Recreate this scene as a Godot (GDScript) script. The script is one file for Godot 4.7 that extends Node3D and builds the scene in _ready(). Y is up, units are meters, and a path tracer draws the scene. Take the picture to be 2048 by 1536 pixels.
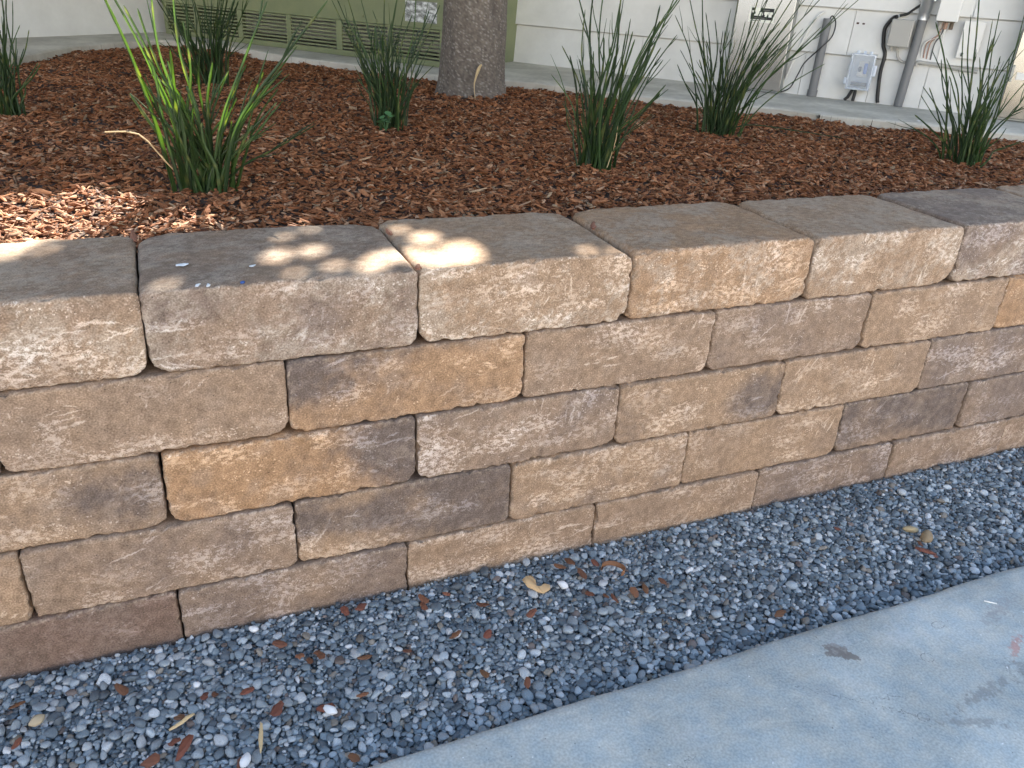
extends Node3D

var rng := RandomNumberGenerator.new()
var nz := FastNoiseLite.new()
var nf := FastNoiseLite.new()
var nd := FastNoiseLite.new()
var used := {}
var M := {}
var SUN := Vector3(0.315, 0.616, -0.722).normalized()      # towards the sun

# ------------------------------------------------------------------ helpers
func lin(r: float, g: float, b: float) -> Color:
	return Color(r, g, b).linear_to_srgb()

func mat(r: float, g: float, b: float, rough := 0.8, metal := 0.0) -> StandardMaterial3D:
	var m := StandardMaterial3D.new()
	m.albedo_color = lin(r, g, b)
	m.roughness = rough
	m.metallic = metal
	return m

func numbered(called: String) -> String:
	if not used.has(called):
		used[called] = 0
		return called
	used[called] += 1
	return "%s_%03d" % [called, used[called]]

func thing(called: String, label: String, category: String, xf := Transform3D.IDENTITY, group := "") -> Node3D:
	var o := Node3D.new()
	o.name = numbered(called)
	add_child(o)
	o.transform = xf
	o.set_meta("label", label)
	o.set_meta("category", category)
	if group != "":
		o.set_meta("group", group)
	return o

func part(called: String, mesh: Mesh, m: Material, parent: Node3D, xf := Transform3D.IDENTITY) -> MeshInstance3D:
	var o := MeshInstance3D.new()
	o.name = called
	o.mesh = mesh
	if m:
		o.material_override = m
	parent.add_child(o, true)
	o.transform = xf
	o.cast_shadow = GeometryInstance3D.SHADOW_CASTING_SETTING_ON
	return o

func one(called: String, mesh: Mesh, m: Material, label: String, category: String, xf := Transform3D.IDENTITY, group := "") -> MeshInstance3D:
	var o := part(numbered(called), mesh, m, self, xf)
	o.set_meta("label", label)
	o.set_meta("category", category)
	if group != "":
		o.set_meta("group", group)
	return o

func structure(called: String, mesh: Mesh, m: Material, xf := Transform3D.IDENTITY) -> MeshInstance3D:
	var o := part(called, mesh, m, self, xf)
	o.set_meta("kind", "structure")
	return o

func begin() -> SurfaceTool:
	var st := SurfaceTool.new()
	st.begin(Mesh.PRIMITIVE_TRIANGLES)
	return st

func tri(st: SurfaceTool, a: Vector3, b: Vector3, c: Vector3, out: Vector3) -> void:
	if (b - a).cross(c - a).dot(out) > 0.0:
		st.add_vertex(a); st.add_vertex(c); st.add_vertex(b)
	else:
		st.add_vertex(a); st.add_vertex(b); st.add_vertex(c)

func quad(st: SurfaceTool, a: Vector3, b: Vector3, c: Vector3, d: Vector3, out: Vector3) -> void:
	tri(st, a, b, c, out)
	tri(st, a, c, d, out)

# a box with chamfered edges, appended to st
func bevel(st: SurfaceTool, at: Vector3, size: Vector3, ch := 0.003, basis := Basis.IDENTITY) -> void:
	var h := size * 0.5
	ch = minf(ch, minf(h.x, minf(h.y, h.z)) * 0.8)
	st.set_smooth_group(-1)
	var v := func(s: Vector3, ax: int) -> Vector3:
		var q := Vector3(s.x * (h.x - ch), s.y * (h.y - ch), s.z * (h.z - ch))
		q[ax] = s[ax] * h[ax]
		return at + basis * q
	for ax in 3:
		var b := (ax + 1) % 3
		var c := (ax + 2) % 3
		for s in [-1.0, 1.0]:
			var k := []
			for e in [[-1, -1], [1, -1], [1, 1], [-1, 1]]:
				var sg := Vector3.ZERO
				sg[ax] = s; sg[b] = e[0]; sg[c] = e[1]
				k.append(v.call(sg, ax))
			var n := Vector3.ZERO
			n[ax] = s
			quad(st, k[0], k[1], k[2], k[3], basis * n)
		for s in [-1.0, 1.0]:
			for t in [-1.0, 1.0]:
				var s1 := Vector3.ZERO
				s1[b] = s; s1[c] = t; s1[ax] = -1
				var s2 := s1
				s2[ax] = 1
				var n2 := Vector3.ZERO
				n2[b] = s; n2[c] = t
				quad(st, v.call(s1, b), v.call(s2, b), v.call(s2, c), v.call(s1, c), basis * n2)
	for i in [-1.0, 1.0]:
		for j in [-1.0, 1.0]:
			for l in [-1.0, 1.0]:
				var sg := Vector3(i, j, l)
				tri(st, v.call(sg, 0), v.call(sg, 1), v.call(sg, 2), basis * sg)

func box_mesh(size: Vector3, ch := 0.003, at := Vector3.ZERO) -> ArrayMesh:
	var st := begin()
	bevel(st, at, size, ch)
	st.generate_normals()
	return st.commit()

# a tapered tube along points; colour per ring when given
func tube(st: SurfaceTool, pts: Array, radii: Array, sides := 8, cols := [], caps := true, skip := 0, roll := 0.0) -> void:
	var rings := []
	var n := pts.size()
	var up := Vector3(0.123, 0.31, 0.94)
	for i in n:
		var d: Vector3 = (pts[mini(i + 1, n - 1)] - pts[maxi(i - 1, 0)]).normalized()
		var a := d.cross(up)
		if a.length() < 0.05:
			a = d.cross(Vector3(1, 0, 0))
		a = a.normalized()
		var b := d.cross(a)
		var ring := []
		for k in sides:
			var t := TAU * k / sides + roll
			ring.append(pts[i] + (a * cos(t) + b * sin(t)) * radii[i])
		rings.append(ring)
	st.set_smooth_group(0)
	for i in n - 1:
		for k in sides - skip:
			var k2 := (k + 1) % sides
			var out: Vector3 = (rings[i][k] + rings[i][k2]) * 0.5 - pts[i] + (rings[i + 1][k] + rings[i + 1][k2]) * 0.5 - pts[i + 1]
			var q := [rings[i][k], rings[i][k2], rings[i + 1][k2], rings[i + 1][k]]
			if cols.is_empty():
				quad(st, q[0], q[1], q[2], q[3], out)
			else:
				var cc := [cols[i], cols[i], cols[i + 1], cols[i + 1]]
				for f in [[0, 1, 2], [0, 2, 3]]:
					var fl: bool = (q[f[1]] - q[f[0]]).cross(q[f[2]] - q[f[0]]).dot(out) > 0.0
					var o: Array = [f[0], f[2], f[1]] if fl else f
					for e in o:
						st.set_color(cc[e])
						st.add_vertex(q[e])
	if caps:
		st.set_smooth_group(-1)
		for e in [0, n - 1]:
			var d2: Vector3 = pts[1] - pts[0] if e == 0 else pts[n - 1] - pts[n - 2]
			if e == 0:
				d2 = -d2
			if not cols.is_empty():
				st.set_color(cols[e])
			for k in range(1, sides - 1):
				tri(st, rings[e][0], rings[e][k], rings[e][k + 1], d2)

func tube_mesh(pts: Array, r: float, sides := 10) -> ArrayMesh:
	var st := begin()
	var rr := []
	for i in pts.size():
		rr.append(r)
	tube(st, pts, rr, sides)
	st.generate_normals()
	return st.commit()

func smooth_path(pts: Array, steps := 6) -> Array:
	var o := []
	for i in pts.size() - 1:
		var p0: Vector3 = pts[maxi(i - 1, 0)]
		var p3: Vector3 = pts[mini(i + 2, pts.size() - 1)]
		for k in steps:
			o.append(pts[i].cubic_interpolate(pts[i + 1], p0, p3, float(k) / steps))
	o.append(pts[-1])
	return o

func noise_img(w: int, h: int, freq: float, oct: int, sd: int, seamless := false) -> Image:
	var n := FastNoiseLite.new()
	n.seed = sd
	n.noise_type = FastNoiseLite.TYPE_SIMPLEX_SMOOTH
	n.frequency = freq
	n.fractal_octaves = oct
	return n.get_seamless_image(w, h) if seamless else n.get_image(w, h)

func tex(i: Image) -> ImageTexture:
	return ImageTexture.create_from_image(i)

func bump_tex(freq: float, oct: int, sd: int, strength: float, size := 512) -> ImageTexture:
	var i := noise_img(size, size, freq, oct, sd, true)
	i.convert(Image.FORMAT_RGBA8)
	i.bump_map_to_normal_map(strength)
	return tex(i)

# mottle two colours (linear) by layered noise into a seamless sRGB texture
func mottle(size: int, c1: Color, c2: Color, layers: Array, sd: int) -> ImageTexture:
	var imgs := []
	for k in layers.size():
		imgs.append(noise_img(size, size, layers[k][0], layers[k][1], sd + k, true).get_data())
	var d := PackedByteArray()
	d.resize(size * size * 3)
	var a := c1.linear_to_srgb()
	var b := c2.linear_to_srgb()
	for i in size * size:
		var t := 0.5
		for k in layers.size():
			t += (imgs[k][i] / 255.0 - 0.5) * layers[k][2]
		t = clampf(t, 0.0, 1.0)
		d[i * 3] = int(255 * lerpf(a.r, b.r, t))
		d[i * 3 + 1] = int(255 * lerpf(a.g, b.g, t))
		d[i * 3 + 2] = int(255 * lerpf(a.b, b.b, t))
	return tex(Image.create_from_data(size, size, false, Image.FORMAT_RGB8, d))

func rf(a: float, b: float) -> float:
	return rng.randf_range(a, b)

# ------------------------------------------------------------------ camera, sky, sun
func setup() -> void:
	var cam := Camera3D.new()
	cam.name = "camera"
	add_child(cam)
	cam.position = Vector3(0.3766, 0.4718, 1.2911)
	cam.rotation_degrees = Vector3(-26.947, -24.497, 3.691)
	cam.fov = 50.43
	cam.near = 0.05
	cam.far = 400.0
	cam.current = true
	var env := Environment.new()
	env.background_mode = Environment.BG_SKY
	var sm := ProceduralSkyMaterial.new()
	sm.sky_top_color = Color(0.56, 0.685, 0.86)
	sm.sky_horizon_color = Color(0.93, 0.935, 0.93)
	sm.sky_curve = 0.25
	sm.ground_bottom_color = Color(0.42, 0.40, 0.37)
	sm.ground_horizon_color = Color(0.62, 0.62, 0.61)
	sm.sun_angle_max = 6.0
	var sky := Sky.new()
	sky.sky_material = sm
	env.sky = sky
	env.tonemap_mode = Environment.TONE_MAPPER_LINEAR
	env.tonemap_exposure = 6.2
	env.background_energy_multiplier = 0.51
	env.sdfgi_enabled = true
	env.ssao_enabled = true
	env.ssil_enabled = true
	var we := WorldEnvironment.new()
	we.environment = env
	add_child(we)
	var sun := DirectionalLight3D.new()
	sun.name = "sun"
	sun.light_energy = 1.6
	sun.light_color = Color(1.0, 0.97, 0.91)
	sun.light_angular_distance = 0.5
	sun.shadow_enabled = true
	add_child(sun)
	sun.basis = Basis.looking_at(-SUN, Vector3.UP)

# ------------------------------------------------------------------ retaining wall
const L := 0.44
const H := 0.1424
const TAN := Color(0.745, 0.585, 0.455)
const OCHRE := Color(0.80, 0.56, 0.37)
const GREY := Color(0.455, 0.39, 0.375)
const DARK := Color(0.335, 0.292, 0.292)
const DUST := Color(1.0, 0.965, 0.92)
var atlas: Image
var atlas_cell := 0

func stroke(img: Image, x0: float, y0: float, ang: float, length: float, wid: float, a: float, lo: Vector2i, hi: Vector2i, sd: float) -> void:
	var n := int(length)
	var d := Vector2(cos(ang), sin(ang))
	var q := Vector2(-d.y, d.x)
	for i in n:
		var c := Vector2(x0, y0) + d * i + q * nf.get_noise_2d(i * 1.2 + sd, sd) * 2.5
		var w := wid * (0.5 + 0.7 * absf(nf.get_noise_2d(i * 3.0, sd * 3.0))) * sin(PI * (i + 0.5) / n)
		for k in range(-4, 5):
			var g := a * clampf(w + 0.5 - absf(k), 0.0, 1.0)
			if g <= 0.02:
				continue
			var p := c + q * k
			var px := int(p.x)
			var py := int(p.y)
			if px < lo.x or py < lo.y or px >= hi.x or py >= hi.y:
				continue
			g *= clampf(0.9 + 1.3 * nf.get_noise_2d(px * 6.0, py * 6.0), 0.0, 1.0)
			var o := img.get_pixel(px, py)
			img.set_pixel(px, py, o.lerp(Color(0.97, 0.955, 0.93), g))

func patch(img: Image, cx: float, cy: float, rx: float, ry: float, a: float, lo: Vector2i, hi: Vector2i) -> void:
	for y in range(maxi(int(cy - ry), lo.y), mini(int(cy + ry), hi.y)):
		for x in range(maxi(int(cx - rx), lo.x), mini(int(cx + rx), hi.x)):
			var e := Vector2((x - cx) / rx, (y - cy) / ry).length()
			var n := nf.get_noise_2d(x * 0.5, y * 0.9) + 0.8 * nf.get_noise_2d(x * 2.2, y * 2.6) + 0.5 * nf.get_noise_2d(x * 6.0, y * 6.0)
			var g := a * clampf((0.55 - e + n * 1.5) * 2.6, 0.0, 1.0)
			if g > 0.02:
				img.set_pixel(x, y, img.get_pixel(x, y).lerp(Color(0.96, 0.94, 0.915), g))

# albedo atlas: 4 x 9 cells (one for each block face) over a strip for the other sides; print, grain and scuffs only
func make_atlas() -> void:
	var s := 2048
	var g1 := noise_img(s, s, 0.22, 2, 11).get_data()
	var g2 := noise_img(s, s, 0.035, 3, 12).get_data()
	var d := PackedByteArray()
	d.resize(s * s * 3)
	for i in s * s:
		var t := 0.28 * (g1[i] - 128) + 0.15 * (g2[i] - 128)
		d[i * 3] = int(clampf(171.0 + t, 40, 255))
		d[i * 3 + 1] = int(clampf(157.0 + t, 40, 255))
		d[i * 3 + 2] = int(clampf(141.0 + t, 40, 255))
	atlas = Image.create_from_data(s, s, false, Image.FORMAT_RGB8, d)
	for k in 34000:                                   # sand grains and pits
		var x := rng.randi_range(1, s - 3)
		var y := rng.randi_range(1, s - 3)
		var dark := rng.randf() < 0.55
		var c := Color(0.30, 0.27, 0.25) if dark else Color(0.93, 0.90, 0.86)
		var f := rf(0.25, 0.8)
		for dx in rng.randi_range(1, 2):
			for dy in rng.randi_range(1, 2):
				atlas.set_pixel(x + dx, y + dy, atlas.get_pixel(x + dx, y + dy).lerp(c, f))

func scuff_cell(cell: int, p: float) -> void:
	var lo := Vector2i((cell % 4) * 512, (cell / 4) * 166)
	var hi := lo + Vector2i(512, 166)
	for k in int(3 + 15 * p):                          # smears of pale cement dust
		patch(atlas, lo.x + rf(10, 500), lo.y + rf(8, 158), rf(20, 85), rf(8, 34), rf(0.35, 0.95) * (0.5 + 0.5 * p), lo, hi)
	for k in int(1 + 5 * p):                           # scraped bundles of scratches
		var a := rf(-0.5, 0.25) if rng.randf() < 0.6 else rf(-1.6, -0.6)
		var c := Vector2(lo.x + rf(20, 470), lo.y + rf(8, 155))
		for m in rng.randi_range(1, 6):
			stroke(atlas, c.x + rf(-26, 26), c.y + rf(-13, 13), a + rf(-0.18, 0.18), rf(12, 80) if rng.randf() < 0.35 else rf(8, 34), rf(1.4, 4.0), rf(0.6, 1.0) * minf(1.0, 0.6 + p), lo, hi, rf(0, 900))
	for k in int(5 + 14 * p):
		stroke(atlas, lo.x + rf(5, 490), lo.y + rf(4, 160), rf(-1.8, 0.4), rf(5, 22), rf(1.0, 3.0), rf(0.4, 0.95), lo, hi, rf(0, 900))
	for k in int(2 + 7 * p):                          # peppered clusters
		var c := Vector2(lo.x + rf(15, 495), lo.y + rf(10, 152))
		var sp := Vector2(rf(8, 40), rf(5, 16))
		for m in rng.randi_range(10, 40):
			var x := clampi(int(c.x + rng.randfn() * sp.x), lo.x + 2, hi.x - 5)
			var y := clampi(int(c.y + rng.randfn() * sp.y), lo.y + 2, hi.y - 5)
			var f := rf(0.4, 1.0)
			for dx in rng.randi_range(1, 4):
				for dy in rng.randi_range(1, 3):
					atlas.set_pixel(x + dx, y + dy, atlas.get_pixel(x + dx, y + dy).lerp(Color(0.98, 0.96, 0.93), f))
	for k in int(30 + 90 * p):
		var x := lo.x + rng.randi_range(2, 508)
		var y := lo.y + rng.randi_range(2, 161)
		var f := rf(0.3, 0.9)
		for dx in rng.randi_range(1, 3):
			for dy in rng.randi_range(1, 3):
				atlas.set_pixel(x + dx, y + dy, atlas.get_pixel(x + dx, y + dy).lerp(Color(0.97, 0.95, 0.92), f))

func edge_list(half: float) -> Array:
	var o := []
	var fine := [0.0, 0.0014, 0.0034, 0.006, 0.0095, 0.014]
	for e in fine:
		o.append(-half + e)
	var n := int((2.0 * (half - 0.0185)) / 0.0055)
	for i in n + 1:
		o.append(lerpf(-half + 0.0185, half - 0.0185, float(i) / n))
	for i in fine.size():
		o.append(half - fine[fine.size() - 1 - i])
	return o

# one tumbled concrete block: front face towards +z, centred on its own middle
func block_mesh(w: float, h: float, d: float, sd: int, spec: Dictionary, cap: bool, p: float) -> ArrayMesh:
	var hx := w * 0.5
	var hy := h * 0.5
	var hz := d * 0.5
	var r := RandomNumberGenerator.new()
	r.seed = sd * 77 + 5
	var cell := atlas_cell % 36
	atlas_cell += 1
	scuff_cell(cell, p)
	var rc := []                                   # corner radii: tl, tr, br, bl
	for k in 4:
		var top := k < 2
		rc.append(r.randf_range(0.006, 0.014) if top else r.randf_range(0.012, 0.034))
	if spec.has("rc"):
		rc = spec.rc
	var re := r.randf_range(0.0038, 0.0055)
	var off := Vector3(sd * 3.17, sd * 1.31, sd * 0.73)
	var base: Color = spec.a
	var alt: Color = spec.b
	var blobs: Array = spec.get("blobs", [])
	var bias: float = spec.get("bias", 0.0)
	var st := begin()
	st.set_smooth_group(0)
	var colour := func(x: float, y: float, e: float, q: Vector3) -> Color:
		var m := bias + 0.9 * nz.get_noise_3dv(q * 6.0 + off) + 0.35 * nz.get_noise_3dv(q * 34.0 + off)
		for b in blobs:
			var l := Vector2((x / hx - b[0]) / b[2], (y / hy - b[1]) / b[3]).length()
			m += b[4] * clampf(1.6 - 1.1 * l, 0.0, 1.0)
		m = smoothstep(-0.55, 1.3, m + 0.25 * nd.get_noise_3dv(q * 75.0 + off))
		var c := base.lerp(alt, m)
		c = c * (1.0 + 0.16 * nz.get_noise_3dv(q * 60.0 + off) + 0.12 * nz.get_noise_3dv(q * 18.0 - off))
		var worn := clampf(exp(-e / 0.006) * (0.15 + 2.0 * nd.get_noise_3dv(q * 170.0 + off)) - 0.12, 0.0, 0.55)
		c = c.lerp(Color(0.95, 0.85, 0.76), worn)
		var stain := clampf(nz.get_noise_3dv(q * 13.0 - off * 2.0) * 1.6 - 0.35, 0.0, 0.35) * p
		c = c.lerp(Color(0.92, 0.83, 0.78), stain)
		if cap:                                        # cap blocks carry more cement dust, in ragged patches all over
			var grit := 1.1 * nz.get_noise_3dv(q * 7.0 + off) + 0.8 * nz.get_noise_3dv(q * 24.0 - off) + 0.7 * nd.get_noise_3dv(q * 95.0) + 0.7 * nd.get_noise_3dv(q * 240.0)
			c = c.lerp(DUST, clampf(0.06 + 0.8 * grit, 0.0, 0.42))
		return c
	var back := r.randf_range(0.02, 0.05)
	var place := func(x: float, y: float, e: float, z: float, ez: float, dir: Vector3) -> Vector3:
		var a := exp(-maxf(e, ez - re) / 0.0065)
		var q := Vector3(x, y, z)
		var k := 0.0006 + 0.0016 * nz.get_noise_3dv(q * 38.0 + off) + 0.013 * maxf(0.0, nz.get_noise_3dv(q * 26.0 - off) - 0.2) + 0.0022 * nd.get_noise_3dv(q * 120.0) + 0.0012 * nd.get_noise_3dv(q * 300.0)
		var o := q - dir * k * a - Vector3(0, 0, 0.6 * k * a)
		o += dir * 0.0016 * nz.get_noise_3dv(q * 12.0 + off) * exp(-e / 0.02)
		o.z += 0.0022 * nz.get_noise_3dv(q * 11.0 - off) + 0.0003 * nd.get_noise_3dv(q * 130.0 + off)
		if cap and ez > re:
			o.y += 0.00012 * nd.get_noise_3dv(q * 120.0 - off) + 0.0015 * nz.get_noise_3dv(q * 10.0)
			var eb := z + hz                        # back corners broken off in plan
			if eb < back:
				var dr := back * (1.0 - sqrt(maxf(0.0, 1.0 - pow(1.0 - eb / back, 2.0)))) * (1.0 + nz.get_noise_3dv(q * 40.0))
				o.x *= (hx - dr) / hx
			o.z += (0.008 * nz.get_noise_2d(x * 14.0 + off.x, 3.0) + 0.004 * nz.get_noise_2d(x * 70.0 + off.x, 9.0)) * clampf(1.0 - eb / 0.1, 0.0, 1.0)
		return o
	# corner map
	var corner := func(x: float, y: float) -> Array:
		var ri: float = rc[(0 if x < 0 else 1) if y > 0 else (3 if x < 0 else 2)]
		var v := Vector2(absf(x) - (hx - ri), absf(y) - (hy - ri))
		if v.x > 0.0 and v.y > 0.0:
			var m := maxf(v.x, v.y)
			var u := v.normalized()
			return [signf(x) * (hx - ri + u.x * m), signf(y) * (hy - ri + u.y * m), ri - m, Vector3(u.x * signf(x), u.y * signf(y), 0)]
		var ex := hx - absf(x)
		var ey := hy - absf(y)
		return [x, y, minf(ex, ey), Vector3(signf(x), 0, 0) if ex < ey else Vector3(0, signf(y), 0)]
	var xs := edge_list(hx)
	var ys := edge_list(hy)
	var P := []
	var Cc := []
	var U := []
	var u0 := Vector2((cell % 4) * 0.25, (cell / 4) * 166.0 / 2048.0)
	for y in ys:
		var rp := PackedVector3Array()
		var cr := PackedColorArray()
		var ur := PackedVector2Array()
		for x in xs:
			var c: Array = corner.call(x, y)
			var e: float = c[2]
			var z := hz
			if e < re:
				z = hz - re * (1.0 - sqrt(maxf(0.0, 1.0 - pow(1.0 - e / re, 2.0))))
			var q := Vector3(c[0], c[1], hz)
			rp.append(place.call(c[0], c[1], e, z, hz - z, c[3]))
			cr.append(colour.call(c[0], c[1], e, q))
			ur.append(u0 + Vector2((x / w + 0.5) * 0.24 + 0.005, (0.5 - y / h) * 0.0785 + 0.001))
		P.append(rp)
		Cc.append(cr)
		U.append(ur)
	var put := func(pp: Vector3, cc: Color, uu: Vector2) -> void:
		st.set_color(cc)
		st.set_uv(uu)
		st.add_vertex(pp)
	for j in ys.size() - 1:
		for i in xs.size() - 1:
			for f in [[0, 0], [0, 1], [1, 1], [0, 0], [1, 1], [1, 0]]:
				var jj: int = j + f[1]
				var ii: int = i + f[0]
				put.call(P[jj][ii], Cc[jj][ii], U[jj][ii])
	# the other sides: the outline swept backwards
	var loop := []
	var nx := xs.size()
	var ny := ys.size()
	for i in nx:
		loop.append([i, ny - 1])
	for j in range(ny - 2, -1, -1):
		loop.append([nx - 1, j])
	for i in range(nx - 2, -1, -1):
		loop.append([i, 0])
	for j in range(1, ny):
		loop.append([0, j])
	var zs := [hz - re]
	if cap:
		var zz := [0.003, 0.007, 0.012]
		for e in zz:
			zs.append(hz - re - e)
		var n := int(d / 0.0065)
		for i in n + 1:
			zs.append(lerpf(hz - re - 0.018, -hz + 0.006, float(i) / n))
		zs.append(-hz + 0.003)
		zs.append(-hz)
	else:
		for e in [0.006, 0.014, 0.03, 0.07, 0.2]:
			zs.append(hz - re - e)
	var SP := []
	var SC := []
	var SU := []
	for k in zs.size():
		var rp := PackedVector3Array()
		var cr := PackedColorArray()
		var ur := PackedVector2Array()
		for t in loop:
			var c: Array = corner.call(xs[t[0]], ys[t[1]])
			var z: float = zs[k]
			var ez: float = hz - z
			rp.append(place.call(c[0], c[1], 0.0, z, ez, c[3]))
			var q := Vector3(c[0], c[1], z)
			var col: Color = colour.call(c[0], c[1], 0.02 if k > 3 else ez - re, q)
			cr.append(col)
			ur.append(Vector2((c[0] + hx + sd * 0.31) / 1.76, 0.735 + ez * 0.83))
		SP.append(rp)
		SC.append(cr)
		SU.append(ur)
	for k in zs.size() - 1:
		for i in loop.size() - 1:
			if loop[i] == loop[i + 1]:
				continue
			var low: bool = ys[loop[i][1]] < -hy + 0.0001 and ys[loop[i + 1][1]] < -hy + 0.0001
			if low and k > 4:
				continue
			for f in [[0, 0], [0, 1], [1, 1], [0, 0], [1, 1], [1, 0]]:
				var kk: int = k + f[1]
				var ii: int = i + f[0]
				put.call(SP[kk][ii], SC[kk][ii], SU[kk][ii])
	var last: PackedVector3Array = SP[-1]
	for i in loop.size() - 1:
		put.call(last[i], SC[-1][i], SU[-1][i])
		put.call(Vector3(0, 0, last[i].z), SC[-1][i], SU[-1][i])
		put.call(last[i + 1], SC[-1][i + 1], SU[-1][i + 1])
	st.generate_normals()
	st.index()
	return st.commit()

func build_wall() -> void:
	make_atlas()
	var wall := thing("retaining_wall", "low garden retaining wall of tan and charcoal tumbled concrete blocks", "wall")
	var joints := [
		[-0.56, -0.115, 0.329, 0.775, 1.207, 1.658, 2.104, 2.545, 2.985, 3.425],
		[-0.35, 0.095, 0.538, 0.986, 1.425, 1.859, 2.308, 2.75, 3.19],
		[-0.56, -0.118, 0.323, 0.768, 1.208, 1.640, 2.091, 2.53, 2.97, 3.41],
		[-0.35, 0.089, 0.533, 0.971, 1.401, 1.855, 2.282, 2.72, 3.16],
		[-0.56, -0.125, 0.315, 0.747, 1.180, 1.626, 2.061, 2.485, 2.92, 3.36]]
	# what each block shows: colours a -> b, patches of b [across, up, half width, half height, strength], scuffs p
	var T := TAN
	var O := OCHRE
	var G := GREY
	var D := DARK
	var TB := TAN.lerp(GREY, 0.4)
	var S := [
		[[G, T, -0.1, [], .5], [TB, T, 0.05, [[.85, -.3, .3, .8, .8]], .7], [TB, G, 0.1, [[.25, .1, .22, .5, .7], [-.8, .6, .4, .4, .6]], .35], [T, TB, -0.1, [], 1.0], [T.lerp(O, .6), TB, -.2, [], .4], [T, TB, -.2, [], .4], [G, T, -.1, [[-.6, .1, .3, .5, .5]], .6], [T, G, 0, [], .5], [TB, G, 0, [], .5]],
		[[TB, G, 0, [], .4], [TB, T, -.1, [], .4], [T.lerp(O, .75), D, -.25, [[-.9, .5, .55, .7, 1.1], [-.2, 1.0, .9, .35, .6]], .4], [TB, T, 0.0, [[.7, .5, .4, .6, .4]], .6], [TB, G, -.1, [[-.3, .5, .5, .5, .4]], .5], [T, TB, -.1, [], .45], [O, T, 0, [], .5], [TB, G, 0, [], .5]],
		[[TB, G, 0, [], .4], [T, D, -.3, [[.85, .1, .55, .9, 1.0]], .55], [O, D, -.45, [[.95, .2, .55, 1.2, 1.5]], .6], [TB, G, .05, [], 1.0], [T, D, -.35, [[.75, -.1, .42, .8, 1.4]], .4], [T, TB, -.1, [[.75, .2, .3, .6, .3]], .4], [G, TB, .1, [], .9], [TB, T, 0, [], .5], [T, G, 0, [], .5]],
		[[T, TB, 0, [], .4], [TB, G, .05, [[-.6, .3, .4, .5, .4]], .55], [D, T, -.35, [[-.75, -.7, .55, .45, 1.5], [-.8, .85, .5, .3, .8], [.1, -1, .8, .25, .5]], .55], [T, G, -.1, [], .85], [T, TB, .0, [], .35], [D, TB, -.1, [[-.1, -1.0, .9, .4, .8]], .5], [G, TB, 0, [], .45], [T, G, 0, [], .5]],
		[[G, D, 0, [], .3], [D.lerp(Color(.42, .30, .26), .6), G, .1, [], .15], [G, TB, .05, [], .22], [TB, T, .1, [], .45], [TB, T, 0, [[.1, -.4, .9, .4, .5]], .3], [G, TB, 0.1, [], .15], [TB, G, .1, [], .6], [TB, T, 0, [], .3], [TB, G, 0, [], .4]]]
	var corners := {"0_1": [.012, .010, .030, .022], "0_2": [.012, .010, .020, .034], "0_3": [.014, .030, .036, .034], "0_4": [.012, .022, .030, .016], "0_5": [.014, .024, .055, .016]}
	for c in 5:
		var J: Array = joints[c]
		for i in J.size() - 1:
			var x0: float = J[i]
			var x1: float = J[i + 1]
			var s: Array = S[c][mini(i, S[c].size() - 1)]
			var sd := c * 20 + i + 1
			rng.seed = 900 + sd
			var gap := rf(0.0008, 0.0032)
			var hh := H - rf(0.0002, 0.0012)
			var spec := {"a": s[0], "b": s[1], "bias": s[2], "blobs": s[3]}
			var key := "%d_%d" % [c, i]
			if corners.has(key):
				spec["rc"] = corners[key]
			var d := 0.30
			var m := block_mesh(x1 - x0 - gap, hh, d, sd, spec, c == 0, s[4])
			var xf := Transform3D(Basis.from_euler(Vector3(0, rf(-0.006, 0.006), rf(-0.003, 0.003))), Vector3((x0 + x1) * 0.5, -c * H - H * 0.5, c * 0.0056 - d * 0.5 + rf(-0.0025, 0.0025)))
			part("block", m, M.block, wall, xf)
	var ti := tex(atlas)
	M.block.albedo_texture = ti

# ------------------------------------------------------------------ loose pieces (gravel, bark)
func pebble_mesh(sd: int) -> ArrayMesh:
	var s := SphereMesh.new()
	s.radius = 1.0
	s.height = 2.0
	s.radial_segments = 12
	s.rings = 7
	var a := s.get_mesh_arrays()
	var v: PackedVector3Array = a[Mesh.ARRAY_VERTEX]
	var n := FastNoiseLite.new()
	n.seed = sd
	n.frequency = 0.55
	n.fractal_octaves = 2
	var r := RandomNumberGenerator.new()
	r.seed = sd
	var cuts := []
	for k in 8:
		cuts.append([Vector3(r.randf_range(-1, 1), r.randf_range(-1, 1), r.randf_range(-1, 1)).normalized(), r.randf_range(0.52, 0.95)])
	for i in v.size():
		var p := v[i]
		p = p * (1.0 + 0.22 * n.get_noise_3dv(v[i]))
		for c in cuts:
			var o: float = p.dot(c[0]) - c[1]
			if o > 0.0:
				p -= c[0] * o * 0.88
		v[i] = p
	var st := begin()
	st.set_smooth_group(0)
	var ix: PackedInt32Array = a[Mesh.ARRAY_INDEX]
	for i in ix:
		st.add_vertex(v[i])
	st.generate_normals()
	st.index()
	return st.commit()

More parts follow.
